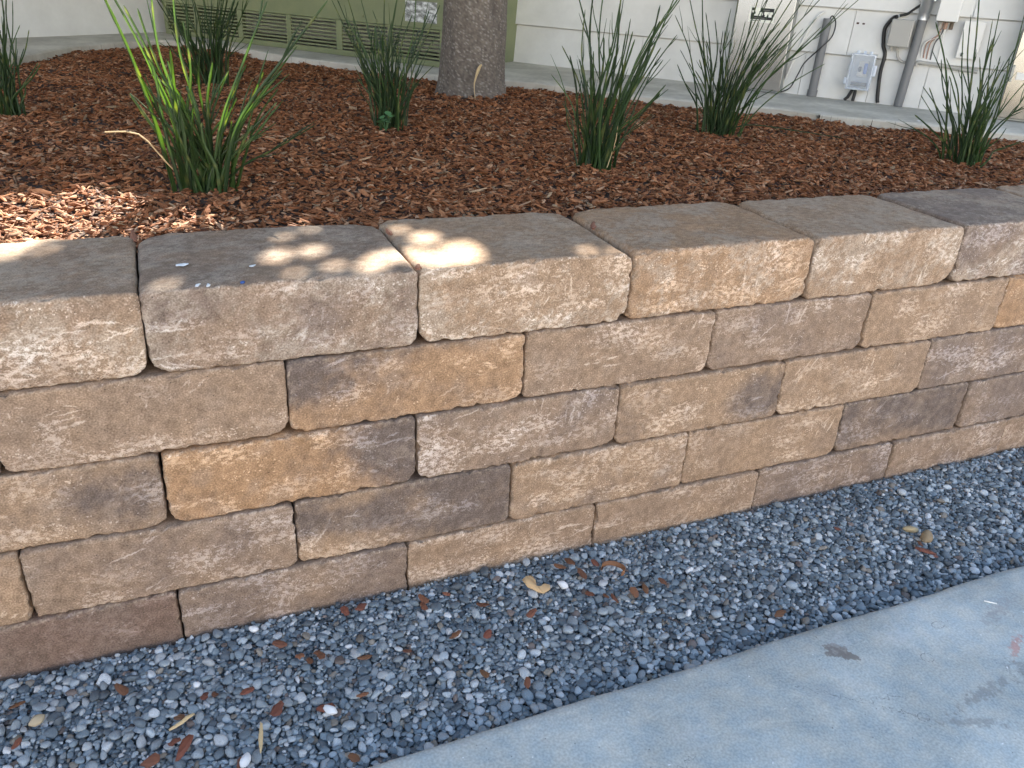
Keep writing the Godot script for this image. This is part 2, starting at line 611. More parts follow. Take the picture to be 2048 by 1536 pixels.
func chip_mesh(sd: int) -> ArrayMesh:           # a splintered flake: long in x, thin in y, unit half size
	var r := RandomNumberGenerator.new()
	r.seed = sd
	var n := 4
	var rings := []
	var bend := r.randf_range(-0.5, 0.5)
	var twist := r.randf_range(-0.6, 0.6)
	for i in n + 1:
		var t := float(i) / n * 2.0 - 1.0
		var wd := (1.0 - pow(absf(t), 2.2) * r.randf_range(0.35, 0.85)) * r.randf_range(0.75, 1.1)
		var th := r.randf_range(0.7, 1.1) * (1.0 - 0.5 * t * t)
		var c := Vector3(t, bend * (t * t - 0.4), r.randf_range(-0.2, 0.2))
		var ro := []
		for q in [[-1, -.6], [-.5, .8], [.4, 1.0], [1, -.1], [.5, -.9]]:
			var p := Vector2(q[0] * wd * r.randf_range(.8, 1.1), q[1] * th).rotated(twist * t)
			ro.append(c + Vector3(r.randf_range(-.08, .08), p.y, p.x))
		rings.append(ro)
	var st := begin()
	st.set_smooth_group(-1)
	for i in n:
		var m: Vector3 = Vector3.ZERO
		for k in 5:
			m += (rings[i][k] + rings[i + 1][k]) * 0.1
		for k in 5:
			var k2 := (k + 1) % 5
			quad(st, rings[i][k], rings[i][k2], rings[i + 1][k2], rings[i + 1][k], (rings[i][k] + rings[i + 1][k2]) * 0.5 - m)
	for e in [0, n]:
		for k in range(1, 4):
			tri(st, rings[e][0], rings[e][k], rings[e][k + 1], Vector3(-1 if e == 0 else 1, 0, 0))
	st.generate_normals()
	return st.commit()

var grid: PackedFloat32Array
var gx0: float
var gz0: float
var gres: float
var gw: int
var gh: int
func grid_new(x0: float, z0: float, x1: float, z1: float, res: float, y: float) -> void:
	gx0 = x0; gz0 = z0; gres = res
	gw = int((x1 - x0) / res) + 1
	gh = int((z1 - z0) / res) + 1
	grid = PackedFloat32Array()
	grid.resize(gw * gh)
	grid.fill(y)
func gh_at(x: float, z: float) -> float:
	var i := clampi(int((x - gx0) / gres), 0, gw - 1)
	var j := clampi(int((z - gz0) / gres), 0, gh - 1)
	return grid[j * gw + i]
func g_raise(x: float, z: float, y: float, a: float, b: float, c: float, ct: float, sn: float) -> void:
	var r := maxf(a, b)
	for j in range(maxi(0, int((z - r - gz0) / gres)), mini(gh, int((z + r - gz0) / gres) + 1)):
		for i in range(maxi(0, int((x - r - gx0) / gres)), mini(gw, int((x + r - gx0) / gres) + 1)):
			var dx := gx0 + (i + 0.5) * gres - x
			var dz := gz0 + (j + 0.5) * gres - z
			var u := (dx * ct + dz * sn) / a
			var v := (-dx * sn + dz * ct) / b
			var e := 1.0 - u * u - v * v
			if e > 0.0:
				var t := y + c * sqrt(e)
				var k := j * gw + i
				if t > grid[k]:
					grid[k] = t

func multi(called: String, mesh: Mesh, m: Material, list: Array, parent: Node3D) -> void:
	var mm := MultiMesh.new()
	mm.transform_format = MultiMesh.TRANSFORM_3D
	mm.use_colors = true
	mm.mesh = mesh
	mm.instance_count = list.size()
	for i in list.size():
		mm.set_instance_transform(i, list[i][0])
		mm.set_instance_color(i, list[i][1])
	var o := MultiMeshInstance3D.new()
	o.name = called
	o.multimesh = mm
	o.material_override = m
	parent.add_child(o, true)

func pebble_colour() -> Color:
	var k := rng.randf()
	var v := rf(0.7, 1.35)
	if k < 0.44:
		return Color(0.165, 0.205, 0.235) * v
	if k < 0.68:
		return Color(0.33, 0.37, 0.395) * v
	if k < 0.79:
		return Color(0.092, 0.11, 0.126) * v
	if k < 0.90:
		return Color(0.46, 0.48, 0.49) * v
	if k < 0.945:
		return Color(0.23, 0.20, 0.165) * v
	if k < 0.97:
		return Color(0.16, 0.125, 0.11) * v
	return Color(0.55, 0.56, 0.57) * v

func flat_basis(yaw: float, tilt: float, roll: float, s: Vector3) -> Basis:
	return Basis.from_euler(Vector3(tilt, yaw, roll)) * Basis.from_scale(s)

func build_gravel() -> void:
	rng.seed = 41
	var bed := Node3D.new()
	bed.name = "gravel_bed"
	bed.set_meta("kind", "structure")
	add_child(bed)
	var st := begin()
	quad(st, Vector3(-1.2, -0.706, 0.0), Vector3(4.2, -0.706, 0.0), Vector3(4.2, -0.706, 0.46), Vector3(-1.2, -0.706, 0.46), Vector3.UP)
	st.generate_normals()
	part("subsoil", st.commit(), mat(0.035, 0.034, 0.033, 0.95), bed)
	var shapes := []
	var lists := []
	for k in 16:
		shapes.append(pebble_mesh(100 + k))
		lists.append([])
	grid_new(-0.7, 0.0, 3.5, 0.47, 0.0028, -0.698)
	var all := []
	for n in 62000:
		var small := n > 48000
		var a := rf(0.0050, 0.0095) if rng.randf() < 0.86 else rf(0.0090, 0.0140)
		if small:
			a = rf(0.003, 0.0055)
		var b := a * rf(0.52, 0.95)
		var c := a * rf(0.38, 0.68)
		var best := Vector3(0, 9, 0)
		for k in 5:
			var x := rf(-0.66, 3.45)
			var z := rf(0.024 + a * 0.9, 0.425 - a * 0.6)
			var h := (gh_at(x, z) * 2.0 + gh_at(x + a * .5, z) + gh_at(x - a * .5, z) + gh_at(x, z + b * .5) + gh_at(x, z - b * .5)) / 6.0
			if h < best.y:
				best = Vector3(x, h, z)
		var target := -0.673 + 0.007 * nz.get_noise_2d(best.x * 3.0, best.z * 6.0) - 0.016 * smoothstep(0.33, 0.42, best.z)
		if best.y > target:
			continue
		var yaw := rf(0, TAU)
		var y := best.y + c * 0.72
		g_raise(best.x, best.z, y, a, b, c, cos(yaw), -sin(yaw))
		var t := Transform3D(flat_basis(yaw, rf(-.3, .3), rf(-.3, .3), Vector3(a, c, b)), Vector3(best.x, y, best.z))
		all.append([t, pebble_colour(), rng.randi_range(0, 15), y, a])
	# the pebbles that show largest are parts of their own
	var front := []
	for i in all.size():
		var p: Vector3 = all[i][0].origin
		if p.x > 0.02 and p.x < 1.5 and all[i][3] + all[i][0].basis.y.length() > gh_at(p.x, p.z) - 0.0015:
			front.append([all[i][4] / (p - Vector3(0.377, 0.472, 1.291)).length(), i])
	front.sort_custom(func(q, w): return q[0] > w[0])
	var single := {}
	for k in mini(300, front.size()):
		single[front[k][1]] = true
	var mats := []
	for k in 14:
		var cm: StandardMaterial3D = M.pebble.duplicate()
		cm.vertex_color_use_as_albedo = false
		cm.albedo_color = pebble_colour().linear_to_srgb()
		mats.append(cm)
	for i in all.size():
		if single.has(i):
			part("pebble", shapes[all[i][2]], mats[rng.randi_range(0, 13)], bed, all[i][0])
		else:
			lists[all[i][2]].append(all[i])
	var rest := Node3D.new()
	rest.name = "gravel"
	rest.set_meta("kind", "stuff")
	bed.add_child(rest)
	for k in 16:
		multi("pebbles", shapes[k], M.pebble, lists[k], rest)
	print("pebbles ", all.size())

func bark_colour() -> Color:
	var k := rng.randf()
	var v := rf(0.65, 1.35)
	if k < 0.50:
		return Color(0.285, 0.108, 0.045) * v
	if k < 0.78:
		return Color(0.43, 0.190, 0.088) * v
	if k < 0.88:
		return Color(0.115, 0.044, 0.023) * v
	if k < 0.97:
		return Color(0.50, 0.29, 0.17) * v
	return Color(0.42, 0.28, 0.165) * v

var apron := PackedVector2Array()
var bed_poly := PackedVector2Array()
func mulch_y(x: float, z: float) -> float:
	var y := -0.040 + 0.012 * nz.get_noise_2d(x * 2.2 + 7.0, z * 2.2) + 0.006 * nz.get_noise_2d(x * 7.0, z * 7.0)
	y += 0.022 * exp(-Vector2(x - 1.71, z + 2.25).length_squared() / 0.10)
	y += 0.012 * smoothstep(0.5, -0.1, x) * smoothstep(-1.0, -0.4, z)
	return y

func build_mulch() -> void:
	rng.seed = 52
	var bed := Node3D.new()
	bed.name = "mulch_bed"
	bed.set_meta("kind", "structure")
	add_child(bed)
	var st := begin()
	st.set_smooth_group(0)
	for i in 92:
		for j in 92:
			var c := []
			for f in [[0, 0], [1, 0], [1, 1], [0, 1]]:
				var x: float = -0.9 + (i + f[0]) * 0.055
				var z: float = -5.3 + (j + f[1]) * 0.0547
				c.append(Vector3(x, mulch_y(x, z) - 0.014, z))
			quad(st, c[0], c[1], c[2], c[3], Vector3.UP)
	st.generate_normals()
	part("soil", st.commit(), mat(0.045, 0.024, 0.016, 1.0), bed)
	var shapes := []
	var lists := []
	for k in 12:
		shapes.append(chip_mesh(300 + k))
		lists.append([])
	grid_new(-0.95, -4.7, 4.0, -0.28, 0.009, -9.0)
	for j in gh:
		for i in gw:
			var x := gx0 + (i + .5) * gres
			var z := gz0 + (j + .5) * gres
			grid[j * gw + i] = mulch_y(x, z) - 0.014
	var all := []
	for n in 240000:
		var x := rf(-0.9, 3.9)
		var z := rf(-4.6, -0.285)
		if not Geometry2D.is_point_in_polygon(Vector2(x, z), bed_poly):
			continue
		var far := clampf((-z - 0.3) / 3.0, 0.0, 1.0)
		if rng.randf() < far * 0.45:
			continue
		var a := rf(0.0042, 0.0105) if rng.randf() < 0.87 else rf(0.010, 0.024)
		var b := minf(a * rf(0.3, 0.8), rf(0.0035, 0.0085))
		var c := b * rf(0.22, 0.55)
		var yaw := rf(0, TAU)
		var h := (gh_at(x, z) * 2.0 + gh_at(x + a * .6 * cos(yaw), z - a * .6 * sin(yaw)) + gh_at(x - a * .6 * cos(yaw), z + a * .6 * sin(yaw))) / 4.0
		if h > mulch_y(x, z) + 0.006:
			continue
		var y := h + c * 0.9 + 0.0006
		var edge := z > -0.335
		g_raise(x, z, y, a, b * 1.2, c, cos(yaw), -sin(yaw))
		var tl := 0.16 if edge else 0.5
		all.append([Transform3D(flat_basis(yaw, rf(-.7, .7), rf(-tl, tl), Vector3(a, c, b)), Vector3(x, y, z)), bark_colour(), rng.randi_range(0, 11), a])
	var front := []
	for i in all.size():
		var p: Vector3 = all[i][0].origin
		if p.x > 0.0 and p.x < 2.7 and p.z > -1.3 and p.y > gh_at(p.x, p.z) - 0.004:
			front.append([all[i][3] / (p - Vector3(0.377, 0.472, 1.291)).length(), i])
	front.sort_custom(func(q, w): return q[0] > w[0])
	var single := {}
	for k in mini(300, front.size()):
		single[front[k][1]] = true
	var mats := []
	for k in 12:
		var cm: StandardMaterial3D = M.bark.duplicate()
		cm.vertex_color_use_as_albedo = false
		cm.albedo_color = bark_colour().linear_to_srgb()
		mats.append(cm)
	for i in all.size():
		if single.has(i):
			part("bark_chip", shapes[all[i][2]], mats[rng.randi_range(0, 11)], bed, all[i][0])
		else:
			lists[all[i][2]].append(all[i])
	var rest := Node3D.new()
	rest.name = "bark_mulch"
	rest.set_meta("kind", "stuff")
	bed.add_child(rest)
	for k in 12:
		multi("bark_chips", shapes[k], M.bark, lists[k], rest)
	print("chips ", all.size())

# ------------------------------------------------------------------ concrete slab, apron, ground
func build_slab() -> void:
	rng.seed = 61
	# texture of the walked-on corner: 2.0 x 1.0 m from (0.4, 0.40); 1024 px a metre
	var w := 2048
	var h := 1024
	var a := noise_img(w, h, 0.0035, 4, 71).get_data()
	var b := noise_img(w, h, 0.018, 4, 72).get_data()
	var c := noise_img(w, h, 0.16, 3, 73).get_data()
	var d := PackedByteArray()
	d.resize(w * h * 3)
	for i in w * h:
		var t := (a[i] - 128) * 0.13 + (b[i] - 128) * 0.06 + (c[i] - 128) * 0.17
		var wm := (b[i] - 128) * 0.05
		d[i * 3] = int(clampf(166.0 + t + wm, 0, 255))
		d[i * 3 + 1] = int(clampf(172.0 + t, 0, 255))
		d[i * 3 + 2] = int(clampf(170.0 + t - wm, 0, 255))
	var img := Image.create_from_data(w, h, false, Image.FORMAT_RGB8, d)
	var px := func(x: float, z: float) -> Vector2:
		return Vector2((x - 0.4) * 1024.0, (z - 0.40) * 1024.0)
	var dab := func(at: Vector2, rx: float, ry: float, rot: float, col: Color, k: float, soft: float, rag: float) -> void:
		var m := int(maxf(rx, ry) * 1.6)
		for y in range(maxi(0, int(at.y) - m), mini(h, int(at.y) + m)):
			for x in range(maxi(0, int(at.x) - m), mini(w, int(at.x) + m)):
				var q := (Vector2(x, y) - at).rotated(-rot)
				var e := Vector2(q.x / rx, q.y / ry).length() + rag * nf.get_noise_2d(x * 0.5, y * 0.5) + rag * .6 * nf.get_noise_2d(x * 1.6, y * 1.6)
				var g := k * clampf((1.0 - e) / soft, 0.0, 1.0)
				if g > 0.01:
					img.set_pixel(x, y, img.get_pixel(x, y).lerp(col, g))
	# leaf shaped brown stain, reddish smear, grimy patches, pale flecks
	dab.call(px.call(1.449, 0.495), 27.0, 19.0, 0.5, Color(0.44, 0.42, 0.40), 0.85, 0.12, 0.5)
	dab.call(px.call(1.462, 0.512), 20.0, 13.0, 0.9, Color(0.45, 0.43, 0.41), 0.85, 0.15, 0.5)
	dab.call(px.call(1.80, 0.605), 46.0, 10.0, -0.5, Color(0.72, 0.50, 0.46), 0.6, 0.5, 0.7)
	dab.call(px.call(1.64, 0.67), 90.0, 15.0, -0.1, Color(0.47, 0.47, 0.46), 0.5, 0.7, 0.9)
	dab.call(px.call(1.56, 0.71), 70.0, 12.0, 0.4, Color(0.48, 0.48, 0.47), 0.45, 0.7, 0.9)
	dab.call(px.call(1.76, 0.66), 40.0, 22.0, 0.9, Color(0.45, 0.45, 0.44), 0.5, 0.7, 0.9)
	dab.call(px.call(1.86, 0.52), 80.0, 18.0, -0.3, Color(0.56, 0.55, 0.55), 0.5, 0.8, 0.9)
	for k in 26:
		dab.call(Vector2(rf(30, 2000), rf(30, 700)), rf(25, 90), rf(10, 40), rf(-0.6, 0.6), Color(0.62, 0.63, 0.645) if k % 2 else Color(0.79, 0.80, 0.805), rf(0.15, 0.4), 0.9, 0.9)
	for k in 220:
		dab.call(Vector2(rf(20, 2000), rf(10, 700)), rf(0.8, 3.5), rf(0.8, 1.8), rf(0, 3), Color(0.95, 0.955, 0.96), rf(0.4, 0.9), 0.5, 0.4)
	for k in 420:
		dab.call(Vector2(rf(20, 2000), rf(10, 700)), rf(0.7, 1.9), rf(0.8, 1.5), rf(0, 3), Color(0.33, 0.33, 0.34), rf(0.4, 0.9), 0.5, 0.3)
	for s in [[1.606, 0.569, 13.0, 11.0], [1.484, 0.672, 11.0, 9.0], [1.70, 0.51, 15.0, 9.0]]:      # ring marks
		var ctr: Vector2 = px.call(s[0], s[1])
		for k in 260:
			var t := TAU * k / 260.0
			var r: float = 1.0 + 0.12 * nf.get_noise_1d(k * 1.5 + s[0] * 100.0)
			var q := ctr + Vector2(cos(t) * s[2], sin(t) * s[3]) * r
			img.set_pixelv(q, img.get_pixelv(q).lerp(Color(0.38, 0.39, 0.40), clampf(0.2 + 1.2 * nf.get_noise_1d(k * 1.0 + 50.0), 0.0, 0.7)))
	for s in [[1.315, 0.535, 1.40, 0.605], [1.40, 0.605, 1.49, 0.625], [1.43, 0.63, 1.475, 0.665], [0.98, 0.62, 1.06, 0.60]]:     # hair-thin scribbles
		var p0: Vector2 = px.call(s[0], s[1])
		var p1: Vector2 = px.call(s[2], s[3])
		for k in 200:
			var q := p0.lerp(p1, k / 200.0) + Vector2(0, 10.0 * nf.get_noise_1d(k * 0.35 + s[0] * 70.0))
			img.set_pixelv(q, img.get_pixelv(q).lerp(Color(0.38, 0.39, 0.39), clampf(0.45 + nf.get_noise_1d(k * 1.7), 0.0, 0.8)))
	var m := StandardMaterial3D.new()
	m.albedo_texture = tex(img)
	m.roughness = 0.62
	m.normal_enabled = true
	m.normal_texture = bump_tex(0.06, 4, 74, 2.0)
	m.normal_scale = 0.25
	# sheet with a rounded nose along the gravel, slightly wavy
	var top := -0.645
	var st := begin()
	st.set_smooth_group(0)
	var prof := [[0.012, -0.09], [0.004, -0.045], [0.0, -0.02], [0.0015, -0.012], [0.006, -0.0055], [0.013, -0.0018], [0.024, 0.0], [0.06, 0.0], [0.2, 0.0], [0.6, 0.0]]
	var xs := []
	for i in 161:
		xs.append(-0.6 + i * 0.025)
	for i in xs.size() - 1:
		for k in prof.size() - 1:
			var q := []
			for f in [[0, 0], [1, 0], [1, 1], [0, 1]]:
				var x: float = xs[i + f[0]]
				var e: Array = prof[k + f[1]]
				var z: float = 0.426 + 0.004 * nz.get_noise_1d(x * 4.0) + 0.0015 * nz.get_noise_1d(x * 30.0) + e[0]
				if k + f[1] == prof.size() - 1:
					z = 1.05
				q.append(Vector3(x, top + e[1] + (0.0012 * nz.get_noise_2d(x * 9.0, z * 9.0) if e[1] == 0.0 else 0.0), z))
			for f in [0, 1, 2, 0, 2, 3]:
				st.set_uv(Vector2((q[f].x - 0.4) / 2.0, (q[f].z - 0.40)))
				st.add_vertex(q[f])
	st.generate_normals()
	st.generate_tangents()
	structure("concrete_slab", st.commit(), m)
	var st2 := begin()
	quad(st2, Vector3(-60, top - 0.004, 1.05), Vector3(60, top - 0.004, 1.05), Vector3(60, top - 0.004, 80), Vector3(-60, top - 0.004, 80), Vector3.UP)
	quad(st2, Vector3(-60, top - 0.004, 0.43), Vector3(-0.6, top - 0.004, 0.43), Vector3(-0.6, top - 0.004, 1.05), Vector3(-60, top - 0.004, 1.05), Vector3.UP)
	quad(st2, Vector3(3.4, top - 0.004, 0.43), Vector3(60, top - 0.004, 0.43), Vector3(60, top - 0.004, 1.05), Vector3(3.4, top - 0.004, 1.05), Vector3.UP)
	st2.generate_normals()
	structure("pavement", st2.commit(), M.pave)
	var st3 := begin()
	quad(st3, Vector3(-120, -0.80, -120), Vector3(120, -0.80, -120), Vector3(120, -0.80, 120), Vector3(-120, -0.80, 120), Vector3.UP)
	st3.generate_normals()
	structure("ground", st3.commit(), mat(0.16, 0.14, 0.11, 0.95))

func build_apron() -> void:
	apron = PackedVector2Array([Vector2(-0.90, -2.25), Vector2(-0.423, -2.862), Vector2(-0.192, -3.16), Vector2(-0.096, -3.42), Vector2(0.056, -3.803), Vector2(0.193, -3.968), Vector2(0.343, -4.15), Vector2(0.535, -4.26), Vector2(0.779, -4.13), Vector2(0.958, -3.823), Vector2(1.172, -3.463), Vector2(1.388, -3.224), Vector2(1.719, -2.813), Vector2(2.06, -2.63), Vector2(2.251, -2.45), Vector2(2.46, -2.18), Vector2(2.715, -1.96), Vector2(2.97, -1.79), Vector2(3.09, -1.64), Vector2(3.11, -1.585), Vector2(3.296, -1.457), Vector2(3.48, -1.302), Vector2(3.712, -1.081), Vector2(3.863, -0.859), Vector2(4.3, -0.35)])
	var pts := []
	for i in apron.size():
		pts.append(Vector3(apron[i].x, 0, apron[i].y))
	var fine := smooth_path(pts, 7)
	bed_poly = PackedVector2Array([Vector2(-0.9, -0.3)])
	for p in fine:
		bed_poly.append(Vector2(p.x, p.z))
	bed_poly.append(Vector2(4.3, -0.3))
	var back := [Vector2(-3.0, -1.97), Vector2(-1.5, -3.2), Vector2(1.02, -5.24), Vector2(2.458, -3.47), Vector2(5.0, -0.34), Vector2(5.8, 0.6)]
	var poly := PackedVector2Array()
	for p in fine:
		poly.append(Vector2(p.x + 0.004 * nz.get_noise_2d(p.x * 20.0, p.z * 20.0), p.z + 0.006 * nz.get_noise_2d(p.z * 20.0, p.x * 20.0)))
	var outl := poly.duplicate()
	for i in range(back.size() - 1, -1, -1):
		outl.append(back[i] as Vector2)
	var y := -0.018
	var st := begin()
	var ix := Geometry2D.triangulate_polygon(outl)
	for i in range(0, ix.size(), 3):
		var t := []
		for k in 3:
			t.append(Vector3(outl[ix[i + k]].x, y, outl[ix[i + k]].y))
		tri(st, t[0], t[1], t[2], Vector3.UP)
	st.set_smooth_group(-1)
	for i in poly.size() - 1:
		var a := poly[i]
		var b := poly[i + 1]
		var n := Vector3(-(b - a).y, 0, (b - a).x)
		var s := Vector3(n.x, 0, n.z).normalized() * 0.008
		var a3 := Vector3(a.x, y, a.y)
		var b3 := Vector3(b.x, y, b.y)
		quad(st, a3, b3, b3 + s + Vector3(0, -0.007, 0), a3 + s + Vector3(0, -0.007, 0), n + Vector3.UP)
		quad(st, a3 + s + Vector3(0, -0.007, 0), b3 + s + Vector3(0, -0.007, 0), b3 + s + Vector3(0, -0.16, 0), a3 + s + Vector3(0, -0.16, 0), n)
	st.generate_normals()
	structure("concrete_apron", st.commit(), M.apron)

# ------------------------------------------------------------------ house and the things on its wall
var WX: Transform3D          # frame of the right-hand wall: x along it, y up, z out of it
var WL: Transform3D          # frame of the left-hand wall

func siding(parent: Node3D, xf: Transform3D, x0: float, x1: float, cuts: Dictionary) -> void:
	for row in 12:
		var y0 := -0.020 + row * 0.207
		var ends := [x0]
		for c in cuts.get(row, []):
			ends.append(c)
		if not cuts.has(row):
			ends.append(lerpf(x0, x1, rf(0.3, 0.7)))
		ends.append(x1)
		for i in ends.size() - 1:
			var a: float = ends[i] + 0.0012
			var b: float = ends[i + 1] - 0.0012
			var st := begin()
			st.set_smooth_group(-1)
			var pr := [Vector2(0.0270, y0), Vector2(0.0285, y0 + 0.0015), Vector2(0.0085, y0 + 0.2015), Vector2(0.001, y0 + 0.2015), Vector2(0.0105, y0)]
			var mid := Vector3(0, y0 + 0.1, 0.009)
			for k in 5:
				var p := Vector3(0, pr[k].y, pr[k].x)
				var q := Vector3(0, pr[(k + 1) % 5].y, pr[(k + 1) % 5].x)
				quad(st, p + Vector3(a, 0, 0), q + Vector3(a, 0, 0), q + Vector3(b, 0, 0), p + Vector3(b, 0, 0), (p + q) * 0.5 - mid)
			for e in [a, b]:
				for k in range(1, 4):
					tri(st, Vector3(e, pr[0].y, pr[0].x), Vector3(e, pr[k].y, pr[k].x), Vector3(e, pr[k + 1].y, pr[k + 1].x), Vector3(-1 if e == a else 1, 0, 0))
			st.generate_normals()
			part("siding_board", st.commit(), M.siding[rng.randi_range(0, M.siding.size() - 1)], parent, xf)

func build_house() -> void:
	rng.seed = 81
	var d := Vector3(0.6303, 0, 0.7764)
	var n := Vector3(-d.z, 0, d.x)
	WX = Transform3D(Basis(d, Vector3.UP, n), Vector3(2.458, 0, -3.457))
	var d2 := Vector3(0.7764, 0, -0.6303)
	var n2 := Vector3(0.6303, 0, 0.7764)
	WL = Transform3D(Basis(d2, Vector3.UP, n2), Vector3(1.02, 0, -5.226))
	var house := thing("house", "cream lap-sided house wall around the corner of the mulch bed", "building")
	siding(house, WX, -2.26, 3.4, {0: [-0.6, 0.75, 1.62, 1.95, 2.193], 1: [-0.2, 1.812, 2.9], 2: [0.8, 2.315]})
	siding(house, WL, -5.5, -0.02, {0: [-2.4], 1: [-3.1, -0.9]})
	var st := begin()
	bevel(st, Vector3(0.57, 1.14, -0.10), Vector3(5.70, 2.36, 0.2), 0.001)
	st.generate_normals()
	part("wall", st.commit(), M.siding[0], house, WX)
	var st2 := begin()
	bevel(st2, Vector3(-2.75, 1.14, -0.10), Vector3(5.50, 2.36, 0.2), 0.001)
	st2.generate_normals()
	part("wall", st2.commit(), M.siding[0], house, WL)
	# low mono-pitch roofs that rise away from the bed
	for f in [[WX, 0.57, 6.0], [WL, -2.75, 5.8]]:
		var s3 := begin()
		bevel(s3, Vector3(f[1], 0, -1.45), Vector3(f[2], 0.10, 3.2), 0.004)
		s3.generate_normals()
		var t: Transform3D = f[0]
		part("roof", s3.commit(), M.roof, house, t * Transform3D(Basis(Vector3.RIGHT, 0.16), Vector3(0, 2.38, 0)))
	# dirt-coloured base board along the foot of the wall
	part("base_trim", box_mesh(Vector3(5.62, 0.014, 0.024), 0.002, Vector3(0.57, -0.0125, 0.012)), M.trim, house, WX)
	part("base_trim", box_mesh(Vector3(5.46, 0.014, 0.024), 0.002, Vector3(-2.76, -0.0125, 0.012)), M.trim, house, WL)

func build_neighbour() -> void:
	# the sunlit house across the drive, which the steel doors mirror and which throws warm light on the wall
	var t := thing("neighbour_house", "sunlit cream house across the drive, out of the photo, mirrored in steel", "building", Transform3D(Basis(Vector3.UP, PI), Vector3(-2.0, -0.65, 10.5)))
	part("wall", box_mesh(Vector3(22, 4.6, 0.3), 0.01, Vector3(0, 2.3, -0.15)), mat(0.56, 0.52, 0.46, 0.8), t)
	part("roof", box_mesh(Vector3(23, 0.2, 4.0), 0.01, Vector3(0, 4.8, -1.6)), M.roof, t)
	for k in 5:
		var w := part("window", box_mesh(Vector3(1.3, 1.4, 0.06), 0.01, Vector3(-8.0 + k * 4.0, 1.9, 0.03)), M.white, t)
		part("pane", box_mesh(Vector3(1.14, 1.24, 0.02), 0.002, Vector3(-8.0 + k * 4.0, 1.9, 0.06)), mat(0.05, 0.06, 0.07, 0.1), w)

func W(s: float, y: float, z: float) -> Vector3:
	return WX * Vector3(s, y, z)

func wall_at(s: float, y: float, z := 0.0) -> Transform3D:
	return Transform3D(WX.basis, W(s, y, z))

func print_tex(w: int, h: int, bg: Color, rects: Array) -> ImageTexture:
	var i := Image.create(w, h, false, Image.FORMAT_RGB8)
	i.fill(bg)
	for r in rects:
		i.fill_rect(Rect2i(r[0], r[1], r[2], r[3]), r[4])
	return tex(i)

func face_quad(w: float, h: float, z: float) -> ArrayMesh:
	var st := begin()
	var c := [Vector3(-w / 2, -h / 2, z), Vector3(-w / 2, h / 2, z), Vector3(w / 2, h / 2, z), Vector3(w / 2, -h / 2, z)]
	var u := [Vector2(0, 1), Vector2(0, 0), Vector2(1, 0), Vector2(1, 1)]
	for k in [0, 1, 2, 0, 2, 3]:
		st.set_uv(u[k])
		st.add_vertex(c[k])
	st.generate_normals()
	return st.commit()

func steel_cabinet(label: String, s: float, w: float, h: float, sticker: bool) -> void:
	var t := thing("steel_cabinet", label, "utility cabinet", wall_at(s, -0.0165, 0.019), "brushed steel cabinets on the house wall")
	var dp := 0.101
	part("body", box_mesh(Vector3(w, h, dp - 0.008), 0.003, Vector3(0, h / 2, (dp - 0.008) / 2)), M.steel_side, t)
	var door := part("door", box_mesh(Vector3(w + 0.004, h - 0.02, 0.008), 0.003, Vector3(0, h / 2, dp - 0.004)), M.steel, t)
	for y in [0.2, 0.75]:
		part("hinge", box_mesh(Vector3(0.012, 0.07, 0.012), 0.002, Vector3(-w / 2 + 0.006, y, dp + 0.006)), M.steel_side, door)
	if sticker:
		var K := Color(0.06, 0.06, 0.05)
		var Wt := Color(0.93, 0.93, 0.88)
		var R := [[6, 3, 84, 46, K], [19, 3, 21, 16, Wt], [8, 14, 10, 9, Wt], [22, 19, 28, 13, Wt], [18, 28, 26, 7, Wt], [55, 17, 20, 12, Wt], [58, 28, 9, 9, Wt], [76, 17, 11, 10, Wt], [72, 26, 12, 12, Wt], [50, 9, 24, 4, Color(.45, .45, .42)], [36, 16, 4, 3, K], [20, 41, 40, 5, Color(.4, .4, .37)]]
		for k in 8:
			R.append([8 + k * 5, 52, 3, 4, K])
		var m := StandardMaterial3D.new()
		m.albedo_texture = print_tex(96, 60, Wt, R)
		m.roughness = 0.5
		part("warning_label", face_quad(0.126, 0.068, 0.0), m, t, Transform3D(Basis.IDENTITY, Vector3(1.391 - s, 0.339 + 0.0165, dp + 0.0015)))

